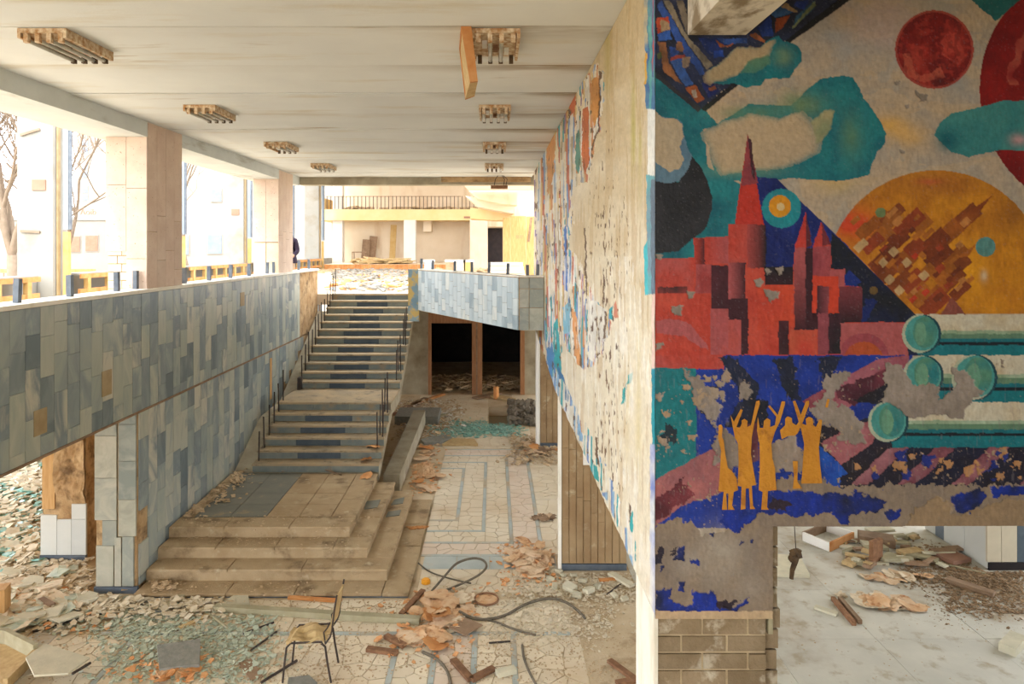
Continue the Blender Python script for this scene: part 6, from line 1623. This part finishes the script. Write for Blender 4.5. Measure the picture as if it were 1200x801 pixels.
# ------------------------------------------------------------------ broken slabs and rubble on the left
rr_ = random.Random(21)
for i in range(64):
    u = rr_.uniform(-10, 105); v = rr_.uniform(660, 745) if i > 10 else rr_.uniform(600, 665)
    if u > 95 and v < 700: u -= 40
    if 40 < u < 110 and v < 664: u -= 60
    if v > 728 and u > 40: v -= 25
    s = rr_.uniform(.10, .26); k = rr_.randint(4, 6); rot = rr_.random()*6
    pts = [(s*(.55+.45*rr_.random())*math.cos(rot+6.283*j/k), s*(.55+.45*rr_.random())*math.sin(rot+6.283*j/k)) for j in range(k)]
    bb = MB(); bb.prism(pts, 0, rr_.uniform(.012, .03))
    m_ = ['slab_pale', 'glass_chip', 'slab_pale', 'paper_grey'][i % 4]
    tx_, ty_ = rr_.uniform(-.16, .16), rr_.uniform(-.16, .16)
    o = obj('broken_slab', bb, mt[m_], None, ['pale broken plaster slab in the rubble left of the marble pillar', 'greenish glass slab in the rubble left of the marble pillar', 'pale broken plaster slab in the rubble left of the marble pillar', 'tan broken slab in the rubble left of the marble pillar'][i % 4], 'slab', ['pale slabs', 'glass slabs', 'pale slabs', 'tan slabs'][i % 4]+' in the left rubble', loc=G(u, v)+Vector((0, 0, .02+(abs(tx_)+abs(ty_))*s*.7)))
    o.rotation_euler = (tx_, ty_, 0)
Q = lambda x0, y0, x1, y1, *z: ((x0, y0), (x1, y0), (x1, y1), (x0, y1), *z)
chips('glass_shards', 'green glass shards strewn over the foreground floor', [Q(110, 718, 320, 800), Q(150, 722, 320, 780), Q(130, 735, 300, 800), Q(60, 700, 200, 740)], 3400, .012, .036, 'glass_chip', 1, pile=.008)
chips('plaster_chips', 'pale plaster chips strewn around the marble pillar', [Q(0, 655, 110, 740), Q(20, 640, 110, 700), Q(110, 700, 260, 725), Q(0, 560, 45, 660)], 2600, .018, .06, 'chip', 2, pile=.04)
chips('brown_chips', 'brown crumbs of plaster and wood over the hall floor', [Q(110, 700, 480, 722), Q(0, 660, 200, 800), Q(440, 690, 600, 790), Q(560, 740, 750, 800), Q(590, 640, 745, 720), Q(280, 735, 440, 800)], 5200, .005, .018, 'chip_brown', 3)
chips('orange_chips', 'orange splinters of wall covering over the hall floor', [Q(0, 690, 130, 740), Q(450, 690, 560, 770), Q(590, 640, 650, 690), Q(470, 520, 515, 580), Q(150, 770, 240, 800)], 700, .015, .05, 'chip_orange', 4, pile=.02)
chips('pale_crumbs', 'pale crumbs before the strip-clad pillar', [Q(600, 676, 745, 712), Q(570, 715, 720, 750), Q(640, 668, 740, 700)], 2600, .008, .030, 'chip', 5)
chips('teal_shards', 'teal glass shards across the far corridor', [Q(500, 494, 612, 512), Q(530, 498, 600, 508)], 1500, .02, .06, 'glass_teal', 6)
chips('corridor_rubble', 'mixed brown debris in the corridor by the stairs', [Q(470, 470, 540, 500), Q(465, 490, 520, 516), Q(600, 512, 655, 545)], 1500, .02, .07, 'chip_brown', 7, pile=.06)
chips('corridor_chips', 'white chips in the corridor by the stairs', [Q(475, 485, 530, 512), Q(470, 470, 540, 500)], 500, .02, .06, 'white', 8, pile=.04)
chips('left_shards', 'bright chips and glass on the floor under the left upper floor', [Q(-60, 540, 46, 660), Q(-120, 520, 40, 600)], 2600, .025, .09, 'glass_teal', 9, pile=.03)
chips('left_rubble', 'pale rubble on the floor under the left upper floor', [Q(-60, 540, 46, 660), Q(-120, 520, 40, 620), Q(20, 555, 60, 575)], 2600, .03, .10, 'chip', 10, pile=.06)
chips('side_room_chips', 'brown crumbs on the side room floor', [Q(1000, 622, 1200, 690), Q(1100, 670, 1200, 740), Q(920, 640, 1200, 800)], 1400, .004, .012, 'chip_brown', 11)
chips('side_room_dirt', 'dark earth crumbs beside the marble side room pillar', [Q(1060, 640, 1200, 690), Q(1110, 665, 1200, 720)], 5200, .008, .026, 'dirt', 12, pile=.012)
chips('landing_sheets', 'pale peeling sheets over the floor at the stair head', [Q(390, 318, 482, 342, MZ), Q(392, 316, 480, 330, MZ)], 700, .04, .20, 'fin', 13)
chips('dark_room_debris', 'brown debris on the floor of the dark room', [Q(505, 447, 610, 457), Q(505, 452, 610, 458)], 900, .03, .14, 'chip_brown', 31, pile=.2)
chips('landing_chips', 'brown splinters over the floor at the stair head', [Q(390, 317, 482, 342, MZ)], 260, .04, .16, 'wood_orange', 14)
chips('podium_crumbs', 'small crumbs on the podium tiers', [Q(180, 681, 440, 694, .061), Q(215, 605, 440, 617, .52), Q(210, 629, 420, 640, .367)], 700, .006, .022, 'chip_brown', 15)
chips('wall_foot_rubble', 'rubble along the foot of the lower marble wall on the podium', [Q(205, 590, 240, 606, .52), Q(245, 570, 265, 590, .52), Q(270, 553, 285, 570, .52), Q(178, 676, 200, 693, .061)], 420, .015, .05, 'chip_brown', 16, pile=.02)
chips('upper_rubble', 'rubble on the floor behind the slanting parapet', [Q(505, 319, 600, 326, MZ)], 300, .06, .25, 'chip_brown', 17, pile=.1)
# twigs on podium by stairs
for i, (a, c) in enumerate((((345, 545), (400, 557)), ((360, 541), (392, 556)), ((330, 553), (395, 551)))):
    pa = G(*a, .52); pc = G(*c, .52); bb = MB(); bb.tube([(0, 0, .015), (pc-pa)*.5+Vector((0, 0, .06)), pc-pa+Vector((0, 0, .015))], .012, 5)
    obj('twig', bb, mt['wood_brown'], None, 'dry brown twig on the podium at the foot of the stairs', 'twig', 'dry twigs on the podium', loc=pa)
# grey stains of cloth on the podium tiers
slab_pts = [(430, 588), (446, 588), (440, 594), (428, 596)]
for pts, z, l in (([(429, 588), (446, 586), (442, 595), (427, 597)], .367, 'flat grey shard on the third podium tier'), ([(455, 600), (470, 598), (468, 604), (452, 606)], .214, 'flat grey shard on the second podium tier'), ([(462, 586), (474, 583), (472, 590), (458, 592)], .214, 'flat grey shard at the back of the second podium tier')):
    q = [G(u, v, z) for u, v in pts]; c = sum(q, Vector())/4; bb = MB(); bb.prism([(p.x-c.x, p.y-c.y) for p in q], 0, .012); obj('stone_shard', bb, mt['slab_dark'], None, l, 'shard', loc=(c.x, c.y, z+.003))

# ------------------------------------------------------------------ upper hall things
def leaning(name, label, cat, u0, u1, v0, v1, d, th, m_, lean=.12, tilt=0):
    a = P(u0, v1, d); c = P(u1, v0, d); a.z = MZ+.3
    h = c.z-a.z; w = c.x-a.x
    bb = MB(); bb.box(0, w, -th/2, th/2, 0, h); o = obj(name, bb, mt[m_], None, label, cat, loc=a); o.rotation_euler = (-lean, tilt, 0); o.location.z -= 0.0; return o
leaning('brown_board', 'front brown board leaning on the back hall wall', 'board', 423, 432, 280, 303, 43.3, .05, 'wood_brown', .1, .06)
leaning('brown_board', 'taller brown board leaning on the back hall wall', 'board', 430, 439, 276, 303, 43.55, .05, 'wood_brown', .08, .10)
leaning('yellow_plank', 'tall yellow plank leaning on the back hall wall', 'plank', 456, 463, 263, 305, 43.2, .06, 'yellow', .1, .03)
tb = empty('small_table', P(421, 306, 42.0), 'small brown frame table on the back hall platform', 'table'); tb.location.z = MZ+.3
bb = MB(); bb.box(-.4, .4, -.3, .3, .62, .68); obj('table_top', bb, mt['wood_brown'], tb)
for sx in (-.37, .37):
    for sy in (-.27, .27): bb = MB(); bb.box(sx-.025, sx+.025, sy-.025, sy+.025, 0, .62); obj('leg', bb, mt['wood_brown'], tb)
hp = MB(); rr_ = random.Random(9)
for i in range(60): hp.cbox((rr_.uniform(-7.8, -4.9), rr_.uniform(38.6, 40), MZ+.3+rr_.uniform(.02, .3)), (rr_.uniform(.3, 1.3), rr_.uniform(.2, .8), .05), (rr_.uniform(-.15, .15), rr_.uniform(-.15, .15), rr_.random()*.6))
tag(obj('board_heap', hp, mt['wood_pale'], None, 'heap of tan boards on the back hall platform', 'boards'), kind='stuff')
for i, (u, m_, l) in enumerate(((503, 'bluegrey', 'blue and white carton behind the slanting parapet'), (528, 'wood_brown', 'brown carton behind the slanting parapet'), (540, 'slab_pale', 'pale crate behind the slanting parapet'), (549, 'yellow', 'yellow crate behind the slanting parapet'))):
    p = P(u, 300, 24); e = empty('crate', (p.x, p.y, MZ), l, 'crate')
    bb = MB(); bb.box(-.16, .16, -.15, .15, 0, .72); obj('body', bb, mt[m_], e); bb = MB(); bb.box(-.18, .18, -.17, .17, .72, .80); obj('lid', bb, mt['white'], e)
br_ = MB()
for i in range(5): br_.box(-.2+.02*i, 1.2-.03*i, 25, 25.6, MZ+i*.14, MZ+i*.14+.12)
obj('slab_stack', br_, mt['plaster'], None, 'low stack of pale slabs before the black door', 'stack')

# ------------------------------------------------------------------ person behind the far pillar
def person():
    e = empty('person', (-5.12, 17.0, MZ), 'person in a dark hooded coat standing behind the pillar near the stair head', 'person')
    me = bpy.data.meshes.new('body')
    J = [((0, 0, .95), .15), ((0, 0, 1.15), .16), ((0, 0, 1.38), .17), ((0, .01, 1.50), .08), ((0, .0, 1.56), .065), ((0, -.01, 1.64), .10), ((0, -.005, 1.72), .085),
         ((.19, 0, 1.40), .075), ((.26, -.03, 1.14), .06), ((.20, -.20, 1.02), .048), ((.16, -.28, 1.02), .04),
         ((-.19, 0, 1.40), .075), ((-.26, -.03, 1.14), .06), ((-.20, -.20, 1.02), .048), ((-.16, -.28, 1.02), .04),
         ((.09, 0, .86), .105), ((.10, -.01, .48), .07), ((.10, .02, .09), .05), ((.10, -.12, .04), .04),
         ((-.09, 0, .86), .105), ((-.10, -.01, .48), .07), ((-.10, .02, .09), .05), ((-.10, -.12, .04), .04)]
    E = [(0, 1), (1, 2), (2, 3), (3, 4), (4, 5), (5, 6), (2, 7), (7, 8), (8, 9), (9, 10), (2, 11), (11, 12), (12, 13), (13, 14), (0, 15), (15, 16), (16, 17), (17, 18), (0, 19), (19, 20), (20, 21), (21, 22)]
    me.from_pydata([j[0] for j in J], E, []); tmp = bpy.data.objects.new('tmp', me); COL.objects.link(tmp)
    md = tmp.modifiers.new('s', 'SKIN')
    if not me.skin_vertices: bpy.context.view_layer.objects.active = tmp
    for i, j in enumerate(J): me.skin_vertices[0].data[i].radius = (j[1], j[1])
    me.skin_vertices[0].data[0].use_root = True
    tmp.modifiers.new('d', 'SUBSURF').levels = 2
    bpy.context.view_layer.update()
    m2 = bpy.data.meshes.new_from_object(tmp.evaluated_get(bpy.context.evaluated_depsgraph_get()))
    bpy.data.objects.remove(tmp)
    m2.materials.clear()
    for m_ in ('coat', 'trousers', 'skin', 'hair'): m2.materials.append(mt[m_])
    for p_ in m2.polygons:
        c = p_.center; p_.use_smooth = True
        p_.material_index = 1 if c.z < .88 else (2 if c.z > 1.56 and c.y < -.06 else (2 if c.y < -.22 else 0))
    link('body', m2, e)
    hood = MB()
    hood.tube([(0, .02, 1.46), (0, .035, 1.56), (0, .04, 1.66), (0, .03, 1.75), (0, .02, 1.80)], .135, 10, .05); obj('hood', hood, mt['coat'], e, smooth=True)
    skirt = MB(); skirt.tube([(0, 0, 1.2), (0, 0, 1.0), (0, 0, .84)], .19, 12, .25); obj('coat_skirt', skirt, mt['coat'], e, smooth=True)
person()
bpy.context.view_layer.update()
